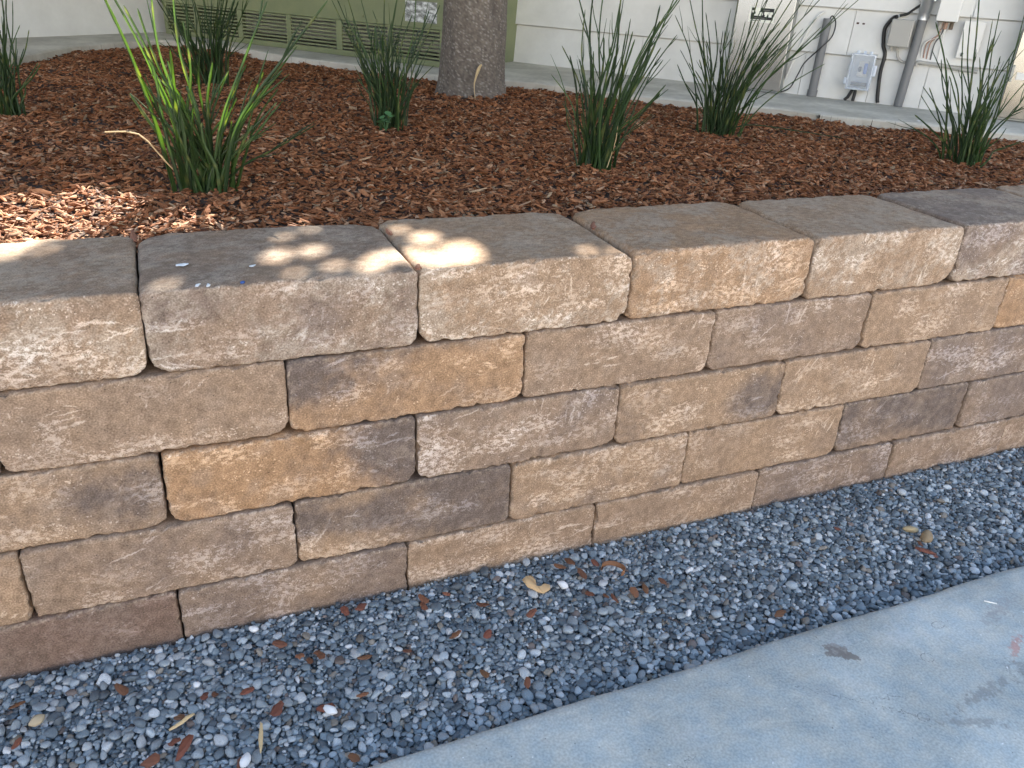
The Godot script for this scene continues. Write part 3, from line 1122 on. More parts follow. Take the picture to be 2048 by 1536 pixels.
func build_utilities() -> void:
	rng.seed = 91
	steel_cabinet("brushed steel cabinet with black and white warning label on siding", 1.402, 0.277, 0.95, true)
	steel_cabinet("steel cabinet at the right edge of the photo behind the rush", 2.70, 0.34, 0.95, false)
	part("vent", box_mesh(Vector3(0.11, 0.03, 0.006), 0.002, Vector3(-0.09, 0.19, 0.104)), M.white, get_node("steel_cabinet_001"))
	# grey stub of conduit with a black wire out of its top
	var t := thing("conduit_stub", "short grey plastic pipe stub standing against the siding", "pipe", wall_at(1.692, -0.016, 0.043))
	var st := begin()
	tube(st, [Vector3(0, 0, 0), Vector3(0.001, 0.36, 0)], [0.021, 0.021], 20, [], false)
	tube(st, [Vector3(0.001, 0.36, 0), Vector3(0.001, 0.30, 0)], [0.0175, 0.0175], 20, [], true)
	st.generate_normals()
	part("pipe", st.commit(), M.conduit, t)
	var s2 := begin()
	tube(s2, [Vector3(0, 0, 0), Vector3(0, 0.03, 0)], [0.0245, 0.0245], 20)
	s2.generate_normals()
	part("coupling", s2.commit(), M.conduit, t)
	var wp := []
	for q in [[1.70, 0.30, .043], [1.705, 0.352, .045], [1.722, 0.350, .05], [1.735, 0.318, .05], [1.729, 0.262, .06], [1.687, 0.206, .075], [1.629, 0.137, .06], [1.605, 0.076, .05], [1.581, 0.013, .05], [1.54, -0.013, .05]]:
		wp.append(W(q[0], q[1], q[2]))
	one("black_wire", tube_mesh(smooth_path(wp), 0.0032, 7), M.rubber, "thin black wire hanging out of the grey pipe stub", "wire")
	var ww := []
	for q in [[1.668, 0.372, .022], [1.637, 0.345, .025], [1.602, 0.261, .03], [1.57, 0.154, .03], [1.548, 0.056, .03], [1.524, -0.014, .03]]:
		ww.append(W(q[0], q[1], q[2]))
	one("white_cable", tube_mesh(smooth_path(ww), 0.0055, 8), M.white, "white cable running down between steel cabinet and pipe stub", "cable")
	# two old screw holes
	for k in 2:
		var h := begin()
		bevel(h, Vector3.ZERO, Vector3(0.014, 0.013, 0.004), 0.004)
		h.generate_normals()
		one("rusty_hole", h.commit(), M.rust, ["left rusty old screw hole in the siding board", "right rusty old screw hole in the siding board"][k], "hole", wall_at(1.83 + k * 0.027, 0.331 - k * 0.001, 0.0125), "pair of rusty holes")
	# clear plastic box
	var b := thing("plastic_box", "clear plastic weatherproof box with blue device inside on siding", "electrical box", wall_at(1.900, 0.121, 0.0185))
	part("back_plate", box_mesh(Vector3(0.104, 0.155, 0.010), 0.004, Vector3(0, 0, 0.005)), M.frost, b)
	var cs := begin()
	for e in [[0, 0.078, 0.108, 0.008], [0, -0.078, 0.108, 0.008]]:
		bevel(cs, Vector3(e[0], e[1], 0.036), Vector3(e[2], e[3], 0.052), 0.003)
	for e in [[-0.050, 0, 0.008, 0.148], [0.050, 0, 0.008, 0.148]]:
		bevel(cs, Vector3(e[0], e[1], 0.036), Vector3(e[2], e[3], 0.052), 0.003)
	cs.generate_normals()
	part("frame", cs.commit(), M.frost, b)
	part("cover", box_mesh(Vector3(0.112, 0.164, 0.003), 0.001, Vector3(0, 0, 0.066)), M.clear, b)
	part("latch", box_mesh(Vector3(0.014, 0.03, 0.012), 0.003, Vector3(-0.062, -0.045, 0.055)), M.frost, b)
	part("hinge", box_mesh(Vector3(0.014, 0.05, 0.012), 0.003, Vector3(0.062, 0.01, 0.055)), M.frost, b)
	for k in 3:
		part("screw_tab", box_mesh(Vector3(0.014, 0.014, 0.008), 0.003, Vector3(-0.03 + k * 0.03, 0.088, 0.045)), M.frost, b)
	part("device", box_mesh(Vector3(0.046, 0.072, 0.020), 0.003, Vector3(0.004, 0.012, 0.022)), M.white, b)
	part("blue_switch", box_mesh(Vector3(0.017, 0.048, 0.012), 0.002, Vector3(0.018, 0.016, 0.040)), M.blue, b)
	part("knob", box_mesh(Vector3(0.014, 0.024, 0.012), 0.003, Vector3(-0.008, 0.012, 0.040)), M.darkgrey, b)
	part("terminal_strip", box_mesh(Vector3(0.074, 0.017, 0.016), 0.002, Vector3(0, -0.058, 0.022)), M.darkgrey, b)
	one("black_conduit", tube_mesh([W(1.879, 0.037, .045), W(1.866, 0.0, .047), W(1.852, -0.0165, .05)], 0.0078, 9), M.rubber, "left of two short black cables below the clear plastic box", "cable", Transform3D.IDENTITY, "short cables under the plastic box")
	one("black_conduit", tube_mesh([W(1.893, 0.037, .045), W(1.893, 0.0, .047), W(1.892, -0.0165, .05)], 0.0078, 9), M.rubber, "right of two short black cables below the clear plastic box", "cable", Transform3D.IDENTITY, "short cables under the plastic box")
	# grey junction box with its lid, gland and cable loop
	var j := thing("junction_box", "grey plastic junction box with overhanging lid on the siding", "electrical box", wall_at(2.034, 0.305, 0.0185))
	part("body", box_mesh(Vector3(0.088, 0.112, 0.045), 0.004, Vector3(0, 0, 0.0225)), M.greybox, j)
	part("lid", box_mesh(Vector3(0.098, 0.120, 0.018), 0.005, Vector3(0, 0.001, 0.054)), M.greybox, j)
	for k in 2:
		part("gland", tube_mesh([Vector3(-0.028 + k * 0.028, -0.055, 0.024), Vector3(-0.028 + k * 0.028, -0.078, 0.024)], 0.0075, 10), M.greybox, j)
	var bp := []
	for q in [[2.0, 0.375, .03], [1.985, 0.368, .022], [1.968, 0.345, .02], [1.958, 0.313, .02], [1.969, 0.247, .02], [1.987, 0.204, .024], [1.986, 0.124, .027], [1.999, 0.022, .028], [2.007, -0.013, .030]]:
		bp.append(W(q[0], q[1], q[2] + 0.008))
	one("black_cable", tube_mesh(smooth_path(bp), 0.0088, 9), M.rubber, "thick black cable running down beside grey junction box to the ground", "cable")
	var sp := []
	for q in [[2.04, 0.228, .045], [2.045, 0.205, .045], [2.062, 0.187, .04], [2.085, 0.179, .035], [2.10, 0.178, .03]]:
		sp.append(W(q[0], q[1], q[2]))
	one("grey_whip", tube_mesh(smooth_path(sp), 0.006, 8), M.greybox, "grey cable curving from junction box to the conduit", "cable")
	var st3 := []
	for q in [[2.09, 0.432, .03], [2.066, 0.412, .03], [2.04, 0.389, .032], [2.01, 0.379, .035]]:
		st3.append(W(q[0], q[1], q[2]))
	one("black_lead", tube_mesh(smooth_path(st3), 0.006, 8), M.rubber, "short black lead between junction box top and metal conduit", "cable")
	# the long conduit: plastic below, metal sleeve above
	var c := thing("tall_conduit", "tall grey conduit with shiny metal upper sleeve on siding", "pipe", wall_at(2.108, -0.016, 0.046))
	var g := begin()
	tube(g, [Vector3(-0.006, 0, 0), Vector3(0.006, 0.40, 0)], [0.021, 0.021], 20)
	g.generate_normals()
	part("lower_pipe", g.commit(), M.conduit, c)
	var g2 := begin()
	tube(g2, [Vector3(0.0045, 0.385, 0), Vector3(0.005, 0.42, 0), Vector3(0.006, 0.425, 0), Vector3(0.022, 2.2, 0)], [0.0245, 0.0245, 0.0275, 0.0275], 20)
	g2.generate_normals()
	part("metal_sleeve", g2.commit(), M.galv, c)
	part("strap", box_mesh(Vector3(0.075, 0.012, 0.034), 0.003, Vector3(0.006, 0.47, -0.008)), M.galv, c)
	# white meter box with bundle of wires below
	var mb := thing("meter_box", "white metal meter box with open underside and loose wires", "electrical box", wall_at(2.215, 0.372, 0.0185))
	var ms := begin()
	bevel(ms, Vector3(0, 0.25, 0.098), Vector3(0.088, 0.50, 0.006), 0.002)
	bevel(ms, Vector3(-0.043, 0.25, 0.0475), Vector3(0.005, 0.50, 0.095), 0.002)
	bevel(ms, Vector3(0.043, 0.25, 0.0475), Vector3(0.005, 0.50, 0.095), 0.002)
	bevel(ms, Vector3(0, 0.35, 0.003), Vector3(0.08, 0.30, 0.005), 0.001)
	ms.generate_normals()
	part("case", ms.commit(), M.white, mb)
	part("terminal_block", box_mesh(Vector3(0.076, 0.020, 0.06), 0.004, Vector3(0, 0.005, 0.055)), M.rustdark, mb)
	for k in 3:
		part("fitting", tube_mesh([Vector3(-0.024 + k * 0.024, -0.004, 0.03), Vector3(-0.024 + k * 0.024, -0.035, 0.03)], 0.009, 9), [M.greybox, M.copper, M.rustdark][k], mb)
	for q in [[-0.068, -0.165, 0], [-0.058, -0.165, 1], [-0.026, -0.17, 2], [0.004, -0.17, 0], [-0.044, -0.168, 1]]:
		var k := rf(-0.02, 0.02)
		var wire := smooth_path([Vector3(k, -0.005, 0.03), Vector3(k - 0.006, -0.06, 0.022), Vector3(q[0], -0.10, 0.012), Vector3(q[0], q[1], 0.01)])
		part("wire", tube_mesh(wire, 0.003, 6), [M.white, M.copper, M.darkgrey][q[2]], mb)
	var hp := []
	for q in [[2.134, 0.168, .028], [2.138, 0.186, .028], [2.171, 0.185, .028], [2.236, 0.183, .028], [2.314, 0.175, .028], [2.40, 0.17, .028]]:
		hp.append(W(q[0], q[1], q[2]))
	one("horizontal_conduit", tube_mesh(smooth_path(hp), 0.009, 10), M.greybox, "thin horizontal grey conduit under the meter box wires", "pipe")
	var wpn := thing("white_panel_box", "white flat panel box on siding right of the meter box", "electrical box", wall_at(2.335, 0.300, 0.0185))
	part("case", box_mesh(Vector3(0.082, 0.150, 0.028), 0.004, Vector3(0, 0, 0.014)), M.greybox, wpn)
	part("cover", box_mesh(Vector3(0.088, 0.158, 0.006), 0.003, Vector3(0, 0, 0.031)), M.white, wpn)
	part("latch", box_mesh(Vector3(0.010, 0.016, 0.006), 0.002, Vector3(-0.02, -0.062, 0.037)), M.darkgrey, wpn)
	one("white_chip", chip_mesh(7), M.white, "small white scrap lying on concrete apron below the conduit", "scrap", Transform3D(flat_basis(0.3, 0, 0, Vector3(0.016, 0.002, 0.009)), Vector3(3.46, -0.0155, -1.40)))

func build_transformer() -> void:
	rng.seed = 95
	var d := Vector3(0.6303, 0, 0.7764)
	var t := thing("transformer_cabinet", "olive green metal transformer cabinet with louvres behind the tree", "utility cabinet", Transform3D(Basis(d, Vector3.UP, Vector3(-d.z, 0, d.x)), Vector3(1.89, -0.0175, -3.035)))
	var hgt := 1.15
	var dep := 0.69
	var len := 2.12
	var cols := [[-2.09, -1.86], [-1.82, -1.505], [-1.466, -1.128], [-1.093, -0.768], [-0.727, -0.418], [-0.387, -0.086]]
	var y0 := 0.030
	var y1 := 0.182
	var st := begin()                                    # front plate around the louvre openings
	bevel(st, Vector3(-len / 2, (y1 + hgt) / 2, -0.006), Vector3(len, hgt - y1, 0.012), 0.003)
	bevel(st, Vector3(-len / 2, y0 / 2, -0.006), Vector3(len, y0, 0.012), 0.003)
	var px := -len
	for c in cols:
		bevel(st, Vector3((px + c[0]) / 2, (y0 + y1) / 2, -0.006), Vector3(c[0] - px, y1 - y0, 0.012), 0.001)
		px = c[1]
	bevel(st, Vector3(px / 2, (y0 + y1) / 2, -0.006), Vector3(-px, y1 - y0, 0.012), 0.001)
	st.generate_normals()
	part("front_panel", st.commit(), M.olive, t)
	part("side_panel", box_mesh(Vector3(0.012, hgt, dep), 0.003, Vector3(-0.0062, hgt / 2, -dep / 2 - 0.0125)), M.olive, t)
	part("side_panel", box_mesh(Vector3(0.012, hgt, dep), 0.003, Vector3(-len + 0.0062, hgt / 2, -dep / 2 - 0.0125)), M.olive, t)
	part("top_panel", box_mesh(Vector3(len + 0.03, 0.03, dep + 0.03), 0.006, Vector3(-len / 2, hgt + 0.0155, -dep / 2)), M.olive, t)
	part("back_panel", box_mesh(Vector3(len, hgt, 0.010), 0.002, Vector3(-len / 2, hgt / 2, -dep - 0.02)), M.olive, t)
	for c in cols:
		var w: float = c[1] - c[0]
		var panel := Node3D.new()
		panel.name = "louvre_panel"
		t.add_child(panel, true)
		panel.position = Vector3((c[0] + c[1]) / 2, 0, 0)
		for k in 8:
			var s := begin()
			var yy := y0 + 0.012 + k * 0.0190
			bevel(s, Vector3(0, yy, -0.0015), Vector3(w - 0.004, 0.0105, 0.003), 0.001, Basis(Vector3.RIGHT, -0.6))
			s.generate_normals()
			part("louvre", s.commit(), M.olive, panel)
	var sm := StandardMaterial3D.new()
	sm.albedo_texture = mottle(128, Color(0.16, 0.165, 0.15), Color(0.74, 0.76, 0.74), [[0.03, 3, 1.6], [0.2, 2, 0.8]], 400)
	sm.roughness = 0.5
	part("sticker_frame", box_mesh(Vector3(0.225, 0.125, 0.004), 0.001, Vector3(-0.20, 0.262, 0.0021)), M.olive, t)
	part("sticker", face_quad(0.198, 0.100, 0.0), sm, t, Transform3D(Basis.IDENTITY, Vector3(-0.20, 0.261, 0.0056)))
	for q in [[-1.30, 0.21], [-0.58, 0.215], [-0.05, 0.4], [-1.30, 0.6]]:
		part("bolt", tube_mesh([Vector3(q[0], q[1], 0), Vector3(q[0], q[1], 0.006)], 0.007, 6), M.olive, t)

# ------------------------------------------------------------------ rushes
func stem_mesh(path: Array, r0: float, seedn: int, tone: float) -> ArrayMesh:
	var r := RandomNumberGenerator.new()
	r.seed = seedn
	var pts := smooth_path(path, 7)
	var n := pts.size()
	var radii := []
	var cols := []
	var base := Color(0.038, 0.070, 0.030).lerp(Color(0.090, 0.158, 0.045), tone)
	base = base * r.randf_range(0.8, 1.2)
	var straw := Color(0.22, 0.23, 0.08)
	var node := r.randi_range(3, 6)
	for i in n:
		var t := float(i) / (n - 1)
		radii.append(r0 * lerpf(1.0, 0.42, t) * (1.22 if i % node == 0 and i > 0 else 1.0))
		cols.append(base.lerp(straw, 0.65) if i % node == 0 and r.randf() < 0.3 else base * r.randf_range(0.88, 1.12))
	radii[n - 1] = r0 * 0.15
	var st := begin()
	tube(st, pts, radii, 6, cols, false, 2, r.randf_range(0, TAU))
	# a few side shoots from the upper nodes
	if r.randf() < 0.55:
		for k in r.randi_range(1, 3):
			var i := r.randi_range(int(n * 0.45), n - 4)
			var dir: Vector3 = (pts[i + 1] - pts[i]).normalized()
			var side := dir.cross(Vector3(r.randf_range(-1, 1), r.randf_range(-1, 1), r.randf_range(-1, 1))).normalized()
			var l := r.randf_range(0.03, 0.12)
			var p0: Vector3 = pts[i]
			tube(st, [p0, p0 + (dir + side * 0.35).normalized() * l * 0.45, p0 + (dir + side * 0.28).normalized() * l], [r0 * 0.45, r0 * 0.4, r0 * 0.12], 4, [base, base, base], false)
	st.generate_normals()
	return st.commit()

func rush(label: String, b: Vector3, rr: Vector3, spread: float, tips: Array, extra: int, reach: float, sd: int, r0: float, tone: float) -> Node3D:
	rng.seed = sd
	var t := thing("rush_plant", label, "plant", Transform3D(Basis.IDENTITY, b), "green rushes planted in the mulch bed")
	var fw := Vector3(-rr.z, 0, rr.x)                # away from the viewer or towards him, at random
	var all := []
	for q in tips:
		all.append(q)
	for k in extra:
		var a: Array = tips[rng.randi_range(0, tips.size() - 1)]
		var f := rf(0.35, 1.0)
		all.append([a[0] * f * rf(0.5, 1.0) + rf(-0.05, 0.05), a[1] * f * rf(0.85, 1.05) * reach])
		if rng.randf() < 0.07:                        # a stem bent over
			all[-1] = [a[0] * 0.9 + rf(-0.05, 0.05), a[1] * rf(0.3, 0.6)]
	for k in all.size():
		var q: Array = all[k]
		var deep := rf(-0.13, 0.13) * clampf(q[1] / 0.4, 0.2, 1.0) * (0.25 if k < 6 else 1.0)
		var s := Vector3(clampf(q[0] * 0.22, -spread, spread) + rf(-spread, spread) * 0.6, 0, 0)
		var foot := rr * s.x + fw * (deep * 0.25 + rf(-0.02, 0.02)) + Vector3(0, -0.02, 0)
		var tip: Vector3 = rr * q[0] + fw * deep + Vector3(0, q[1], 0)
		var c1: Vector3 = foot.lerp(tip, 0.33) + Vector3(0, 0.05 * q[1], 0) - rr * q[0] * 0.10 + rr * rf(-0.012, 0.012)
		var c2: Vector3 = foot.lerp(tip, 0.68) + Vector3(0, 0.04 * q[1], 0) - rr * q[0] * 0.06 + rr * rf(-0.015, 0.015)
		part("stem", stem_mesh([foot, c1, c2, tip], r0 * rf(0.75, 1.2), sd * 100 + k, clampf(tone + rf(-0.4, 0.4), 0.0, 1.0)), M.stem, t)
	return t

func build_rushes() -> void:
	var A := [[0.016, 0.356], [0.052, 0.371], [0.075, 0.386], [0.077, 0.33], [0.084, 0.259], [0.107, 0.245], [0.084, 0.185], [0.006, 0.243], [0.049, 0.301], [0.048, 0.14], [-0.05, 0.4], [-0.12, 0.38]]
	var B := [[-0.212, 0.362], [-0.133, 0.384], [-0.072, 0.424], [-0.006, 0.409], [0.066, 0.45], [0.122, 0.416], [0.16, 0.399], [0.199, 0.382], [-0.126, 0.291], [-0.176, 0.345]]
	var C := [[-0.156, 0.407], [-0.138, 0.413], [-0.117, 0.39], [-0.09, 0.386], [-0.06, 0.426], [-0.016, 0.423], [-0.002, 0.364], [-0.035, 0.307], [0.03, 0.329], [0.051, 0.277], [0.122, 0.279], [0.087, 0.251], [0.177, 0.412], [0.299, 0.422], [-0.044, 0.275], [0.232, 0.325]]
	var D := [[-0.188, 0.39], [-0.14, 0.414], [-0.092, 0.402], [-0.053, 0.36], [-0.012, 0.436], [0.037, 0.438], [0.085, 0.412], [0.135, 0.369], [0.167, 0.386], [0.161, 0.287], [0.102, 0.307], [-0.078, 0.313], [-0.128, 0.296], [0.15, 0.2]]
	var E := [[-0.152, 0.239], [-0.126, 0.321], [-0.102, 0.296], [-0.095, 0.452], [-0.071, 0.416], [-0.051, 0.492], [-0.024, 0.494], [0.024, 0.496], [0.059, 0.401], [0.067, 0.373], [0.134, 0.441], [0.202, 0.488], [0.17, 0.48], [0.157, 0.327], [0.201, 0.362], [0.176, 0.241], [0.166, 0.213], [0.027, 0.409]]
	var F := [[-0.211, 0.389], [-0.178, 0.474], [-0.125, 0.477], [-0.064, 0.382], [-0.023, 0.351], [0.007, 0.485], [0.076, 0.49], [0.119, 0.492], [0.169, 0.503], [0.257, 0.371], [0.171, 0.365], [0.146, 0.312], [0.372, 0.468], [0.315, 0.383], [-0.175, 0.271], [0.435, 0.519]]
	var G := [[-0.184, 0.221], [-0.205, 0.341], [-0.22, 0.427], [-0.117, 0.547], [-0.051, 0.447], [-0.029, 0.396], [-0.038, 0.478], [-0.131, 0.41], [-0.121, 0.457], [0.03, 0.347], [0.043, 0.424], [0.118, 0.191], [0.105, 0.293], [-0.13, 0.268], [0.033, 0.527], [-0.174, 0.312]]
	rush("green rush at the left edge beside the concrete apron", Vector3(-0.039, -0.035, -1.889), Vector3(0.992, 0, -0.13), 0.06, A, 22, 1.0, 201, 0.0040, 0.1)
	rush("dark green rush in front of the louvred cabinet, farthest back", Vector3(0.65, -0.035, -2.677), Vector3(0.998, 0, 0.069), 0.06, B, 50, 1.05, 202, 0.0039, 0.0)
	var c := rush("large green rush with sunlit stems nearest the sunny mulch", Vector3(0.479, -0.035, -0.802), Vector3(0.999, 0, 0.049), 0.062, C, 38, 0.75, 203, 0.0052, 0.42)
	var rr := Vector3(0.999, 0, 0.049)
	var dry := [rr * -0.03, rr * -0.075 + Vector3(0, 0.06, 0.02), rr * -0.125 + Vector3(0, 0.125, 0.03), rr * -0.194 + Vector3(0, 0.13, 0.03)]
	part("dry_stem", tube_mesh(smooth_path(dry, 3), 0.0017, 6), M.straw, c)
	part("stem", stem_mesh([rr * 0.04, rr * 0.10 + Vector3(0, 0.055, 0.03), rr * 0.17 + Vector3(0, 0.092, 0.04), rr * 0.268 + Vector3(0, 0.145, 0.03)], 0.0035, 7001, 0.0), M.stem, c)
	rush("dense dark green rush left of the tree trunk", Vector3(1.154, -0.035, -1.58), Vector3(0.965, 0, 0.261), 0.055, D, 54, 1.0, 204, 0.0039, 0.1)
	var e := rush("green rush right of the tree, closest to the cap blocks", Vector3(1.604, -0.035, -0.904), Vector3(0.873, 0, 0.488), 0.06, E, 42, 0.95, 205, 0.0042, 0.15)
	part("dry_stem", tube_mesh(smooth_path([Vector3(0.015, -0.005, 0.05), Vector3(0.035, 0.08, 0.05), Vector3(0.035, 0.15, 0.05), Vector3(0.06, 0.18, 0.05)], 3), 0.0016, 5), M.straw, e)
	var f := rush("bushy dark green rush in front of the labelled steel cabinet", Vector3(2.392, -0.035, -1.395), Vector3(0.8, 0, 0.6), 0.06, F, 54, 1.0, 206, 0.0037, 0.0)
	part("stem", stem_mesh([Vector3(0.02, 0.0, 0.03), Vector3(0.10, 0.03, 0.09), Vector3(0.25, 0.022, 0.19), Vector3(0.38, 0.012, 0.28)], 0.003, 7002, 0.0), M.stem, f)
	rush("green rush at the right edge in front of meter boxes", Vector3(3.012, -0.035, -0.76), Vector3(0.614, 0, 0.789), 0.06, G, 44, 1.0, 207, 0.0042, 0.1)

# ------------------------------------------------------------------ the tree whose crown shades the bed
func hole_list() -> Array:
	# gaps in the crown: where their light lands (x, y, z) and their radius
	var o := []
	for q in [[.557, -.131, .016], [.62, -.143, .014], [.64, -.055, .009], [.57, -.034, .006], [.582, -.238, .007], [.64, -.279, .006], [.704, -.042, .018], [.733, -.086, .016], [.758, -.092, .014], [.776, -.076, .012], [.841, -.176, .02], [.807, -.234, .009], [.80, -.091, .014], [.814, -.044, .02], [.844, -.052, .024], [.881, -.088, .03], [.878, -.055, .028], [1.118, -.029, .008], [1.173, -.013, .006], [.137, -.233, .010], [.188, -.243, .006], [.369, -.023, .007]]:
		o.append([Vector3(q[0], 0.0, q[1]), q[2]])
	for q in [[.075, -.80, .02], [.124, -.684, .045], [.17, -.69, .05], [.207, -.756, .04], [.235, -.664, .05], [.203, -.609, .05], [.26, -.598, .045], [.299, -.611, .03], [.254, -.486, .04], [.14, -.60, .04], [.308, -.512, .03], [.09, -.65, .03], [.355, -.502, .014], [.395, -.552, .018], [.433, -.525, .02], [.476, -.557, .02], [.504, -.531, .016], [.46, -.60, .014], [.644, -.47, .016], [.212, -.84, .03], [0.02, -0.68, .05], [-.1, -.6, .05], [.17, -.68, .11], [.25, -.62, .10], [.08, -.62, .11], [-.03, -.64, .08], [.16, -.58, .08], [.22, -.53, .05], [.43, -.535, .03], [.39, -.545, .028]]:
		o.append([Vector3(q[0], -0.03, q[1]), q[2]])
	# light that only reaches the upper stems of the big rush
	for q in [[.345, .30, -.80, .06], [.365, .24, -.80, .05], [.325, .37, -.80, .07], [.385, .19, -.80, .035], [.40, .36, -.80, .03], [.45, .33, -.80, .02], [.47, .26, -.80, .016], [.60, .30, -.79, .018], [.42, .38, -.80, .02]]:
		o.append([Vector3(q[0], q[1], q[2]), q[3]])
	return o

func in_house(p: Vector3) -> bool:
	for f in [WX, WL]:
		var deep: float = -(p - f.origin).dot(f.basis.z)
		if deep > -0.3 and p.y < 2.52 + 0.165 * maxf(deep, 0.0):
			return true
	return false

func build_tree() -> void:
	rng.seed = 121
	var t := thing("tree", "grey-brown tree trunk rising from the mulch before the cabinet", "tree", Transform3D(Basis.IDENTITY, Vector3(1.722, -0.06, -2.30)))
	# trunk: fine near the ground where it is seen
	var st := begin()
	st.set_smooth_group(0)
	var ys := []
	for i in 131:
		ys.append(i * 0.005)
	for i in range(1, 13):
		ys.append(0.65 + i * 0.08)
	var seg := 132
	var P := []
	var Cc := []
	for y in ys:
		var rp := PackedVector3Array()
		var cr := PackedColorArray()
		for k in seg + 1:
			var th := TAU * (k % seg) / seg
			var dir := Vector3(cos(th), 0, sin(th))
			var q := Vector3(dir.x * 2.6, y * 7.0, dir.z * 2.6)
			var rr: float = 0.143 - 0.012 * clampf(y / 0.6, 0.0, 1.0) - 0.012 * clampf((y - 0.6) / 2.0, 0, 1) + 0.03 * exp(-y / 0.05)
			var fis := nd.get_noise_3dv(Vector3(dir.x * 26.0, y * 90.0, dir.z * 26.0))
			var low := nz.get_noise_3dv(Vector3(dir.x * 1.6, y * 3.0, dir.z * 1.6))
			rr += 0.006 * low + 0.0022 * fis + 0.0012 * nd.get_noise_3dv(Vector3(dir.x * 60.0, y * 210.0, dir.z * 60.0))
			var knot := exp(-(pow((th - 1.25) * 0.14 / 0.015, 2.0) + pow((y - 0.37) / 0.03, 2.0)))
			rr -= 0.010 * knot
			rp.append(dir * rr + Vector3(0.014 * y / 0.6 * clampf(y, 0, 1.2), y, 0))
			var v := 0.115 + 0.06 * fis + 0.03 * nz.get_noise_3dv(q * 3.0)
			var c := Color(v * 1.14, v * 0.95, v * 0.77)
			var fleck := nd.get_noise_3dv(Vector3(dir.x * 32.0 + 40.0, y * 110.0, dir.z * 32.0))
			if fleck > 0.34:
				c = c.lerp(Color(0.42, 0.39, 0.35), clampf((fleck - 0.34) * 4.0, 0.0, 0.45))
			c = c.lerp(Color(0.05, 0.04, 0.037), knot * 0.6)
			cr.append(c)
		P.append(rp)
		Cc.append(cr)
	for j in ys.size() - 1:
		for k in seg:
			for f in [[0, 0], [0, 1], [1, 1], [0, 0], [1, 1], [1, 0]]:
				var a: int = j + f[0]
				var b: int = k + f[1]
				st.set_color(Cc[a][b])
				st.add_vertex(P[a][b])
	st.generate_normals()
	st.index()
	part("trunk", st.commit(), M.bark_trunk, t)
	# limbs
	var holes := hole_list()
	var ua := SUN.cross(Vector3.UP).normalized()
	var ub := SUN.cross(ua).normalized()
	var h2 := []
	for h in holes:
		h2.append([Vector2(h[0].dot(ua), h[0].dot(ub)), h[1], h[0]])
	var top := Vector3(0.03, 1.6, 0)
	var made := 0
	for k in 900:
		if made >= 9:
			break
		var az := rf(0, TAU)
		var out := Vector3(cos(az), 0, sin(az))
		var l := rf(1.4, 2.6)
		var pts := smooth_path([top - Vector3(0, 0.35, 0), top + out * 0.3 + Vector3(0, 0.45, 0), top + out * l * 0.6 + Vector3(0, rf(1.0, 1.8), 0), top + out * l + Vector3(0, rf(1.4, 3.2), 0)], 12)
		var rs := []
		var clear := true
		for i in pts.size():
			rs.append(lerpf(0.07, 0.008, float(i) / (pts.size() - 1)))
			var w: Vector3 = pts[i] + t.position
			for h in h2:
				if Vector2(w.dot(ua), w.dot(ub)).distance_to(h[0]) < rs[i] + 0.1:
					clear = false
		if not clear:
			continue
		made += 1
		var s := begin()
		tube(s, pts, rs, 8)
		s.generate_normals()
		part("limb", s.commit(), M.limb, t)
	# crown of leaves; a leaf is left out only where a gap lets the sun through
	var lf := begin()
	lf.set_smooth_group(-1)
	var o := [Vector3(-1, 0, 0), Vector3(-.45, .06, .5), Vector3(.25, .05, .52), Vector3(1, -.12, 0), Vector3(.25, .05, -.52), Vector3(-.45, .06, -.5)]
	for k in range(1, 5):
		tri(lf, o[0], o[k], o[k + 1], Vector3.UP)
	lf.generate_normals()
	var leaf := lf.commit()
	var list := []
	var centre := Vector3(1.0, 4.1, -2.0)
	var add_leaf := func(p: Vector3, s: float) -> void:
		var bs := Basis.from_euler(Vector3(rf(-0.9, 0.9), rf(0, TAU), rf(-0.9, 0.9)))
		var a := p - bs.x * s
		var b := p + bs.x * s
		var a2 := Vector2(a.dot(ua), a.dot(ub))
		var b2 := Vector2(b.dot(ua), b.dot(ub))
		var m2 := (a2 + b2) * 0.5
		for h in h2:
			var hp: Vector2 = h[0]
			if absf(hp.x - m2.x) > 0.2 or absf(hp.y - m2.y) > 0.2:
				continue
			var cl := Geometry2D.get_closest_point_to_segment(hp, a2, b2)
			if cl.distance_to(hp) < h[1] + 0.0048 * absf((p - h[2]).dot(SUN) - 5.2) + s * 0.5:
				return
		list.append([Transform3D(bs * Basis.from_scale(Vector3(s, s, s)), p - t.position), Color(0.06, 0.11, 0.03) * rf(0.75, 1.3)])
	for n in 210000:
		var q := Vector3(rf(-1, 1), rf(-1, 1), rf(-1, 1))
		if q.length_squared() > 1.0:
			continue
		var p := centre + Vector3(q.x * 3.6, q.y * 2.0, q.z * 4.6)
		if nz.get_noise_3dv(p * 0.9) < -0.4 or in_house(p):
			continue
		add_leaf.call(p, rf(0.045, 0.07))
	# closer twigs of small leaves round the gaps
	for n in 150000:
		var h: Array = holes[rng.randi_range(0, holes.size() - 1)]
		var dist := rf(5.05, 5.4)
		var far := n % 4 == 0
		var rad: float = rf(0.0, 0.34) if far else h[1] + rf(0.0, 0.10)
		var th := rf(0, TAU)
		add_leaf.call(h[0] + SUN * dist + ua * rad * cos(th) + ub * rad * sin(th), rf(0.02, 0.035) if far else rf(0.008, 0.02))
	multi("crown", leaf, M.leaf, list, t)
	t.get_node("crown").set_meta("kind", "stuff")
	print("leaves ", list.size())
	# dry curled leaf stalk leaning on the trunk
	var dp := [Vector3(1.675, -0.03, -2.125), Vector3(1.672, 0.02, -2.135), Vector3(1.68, 0.055, -2.138), Vector3(1.693, 0.09, -2.14), Vector3(1.70, 0.105, -2.13)]
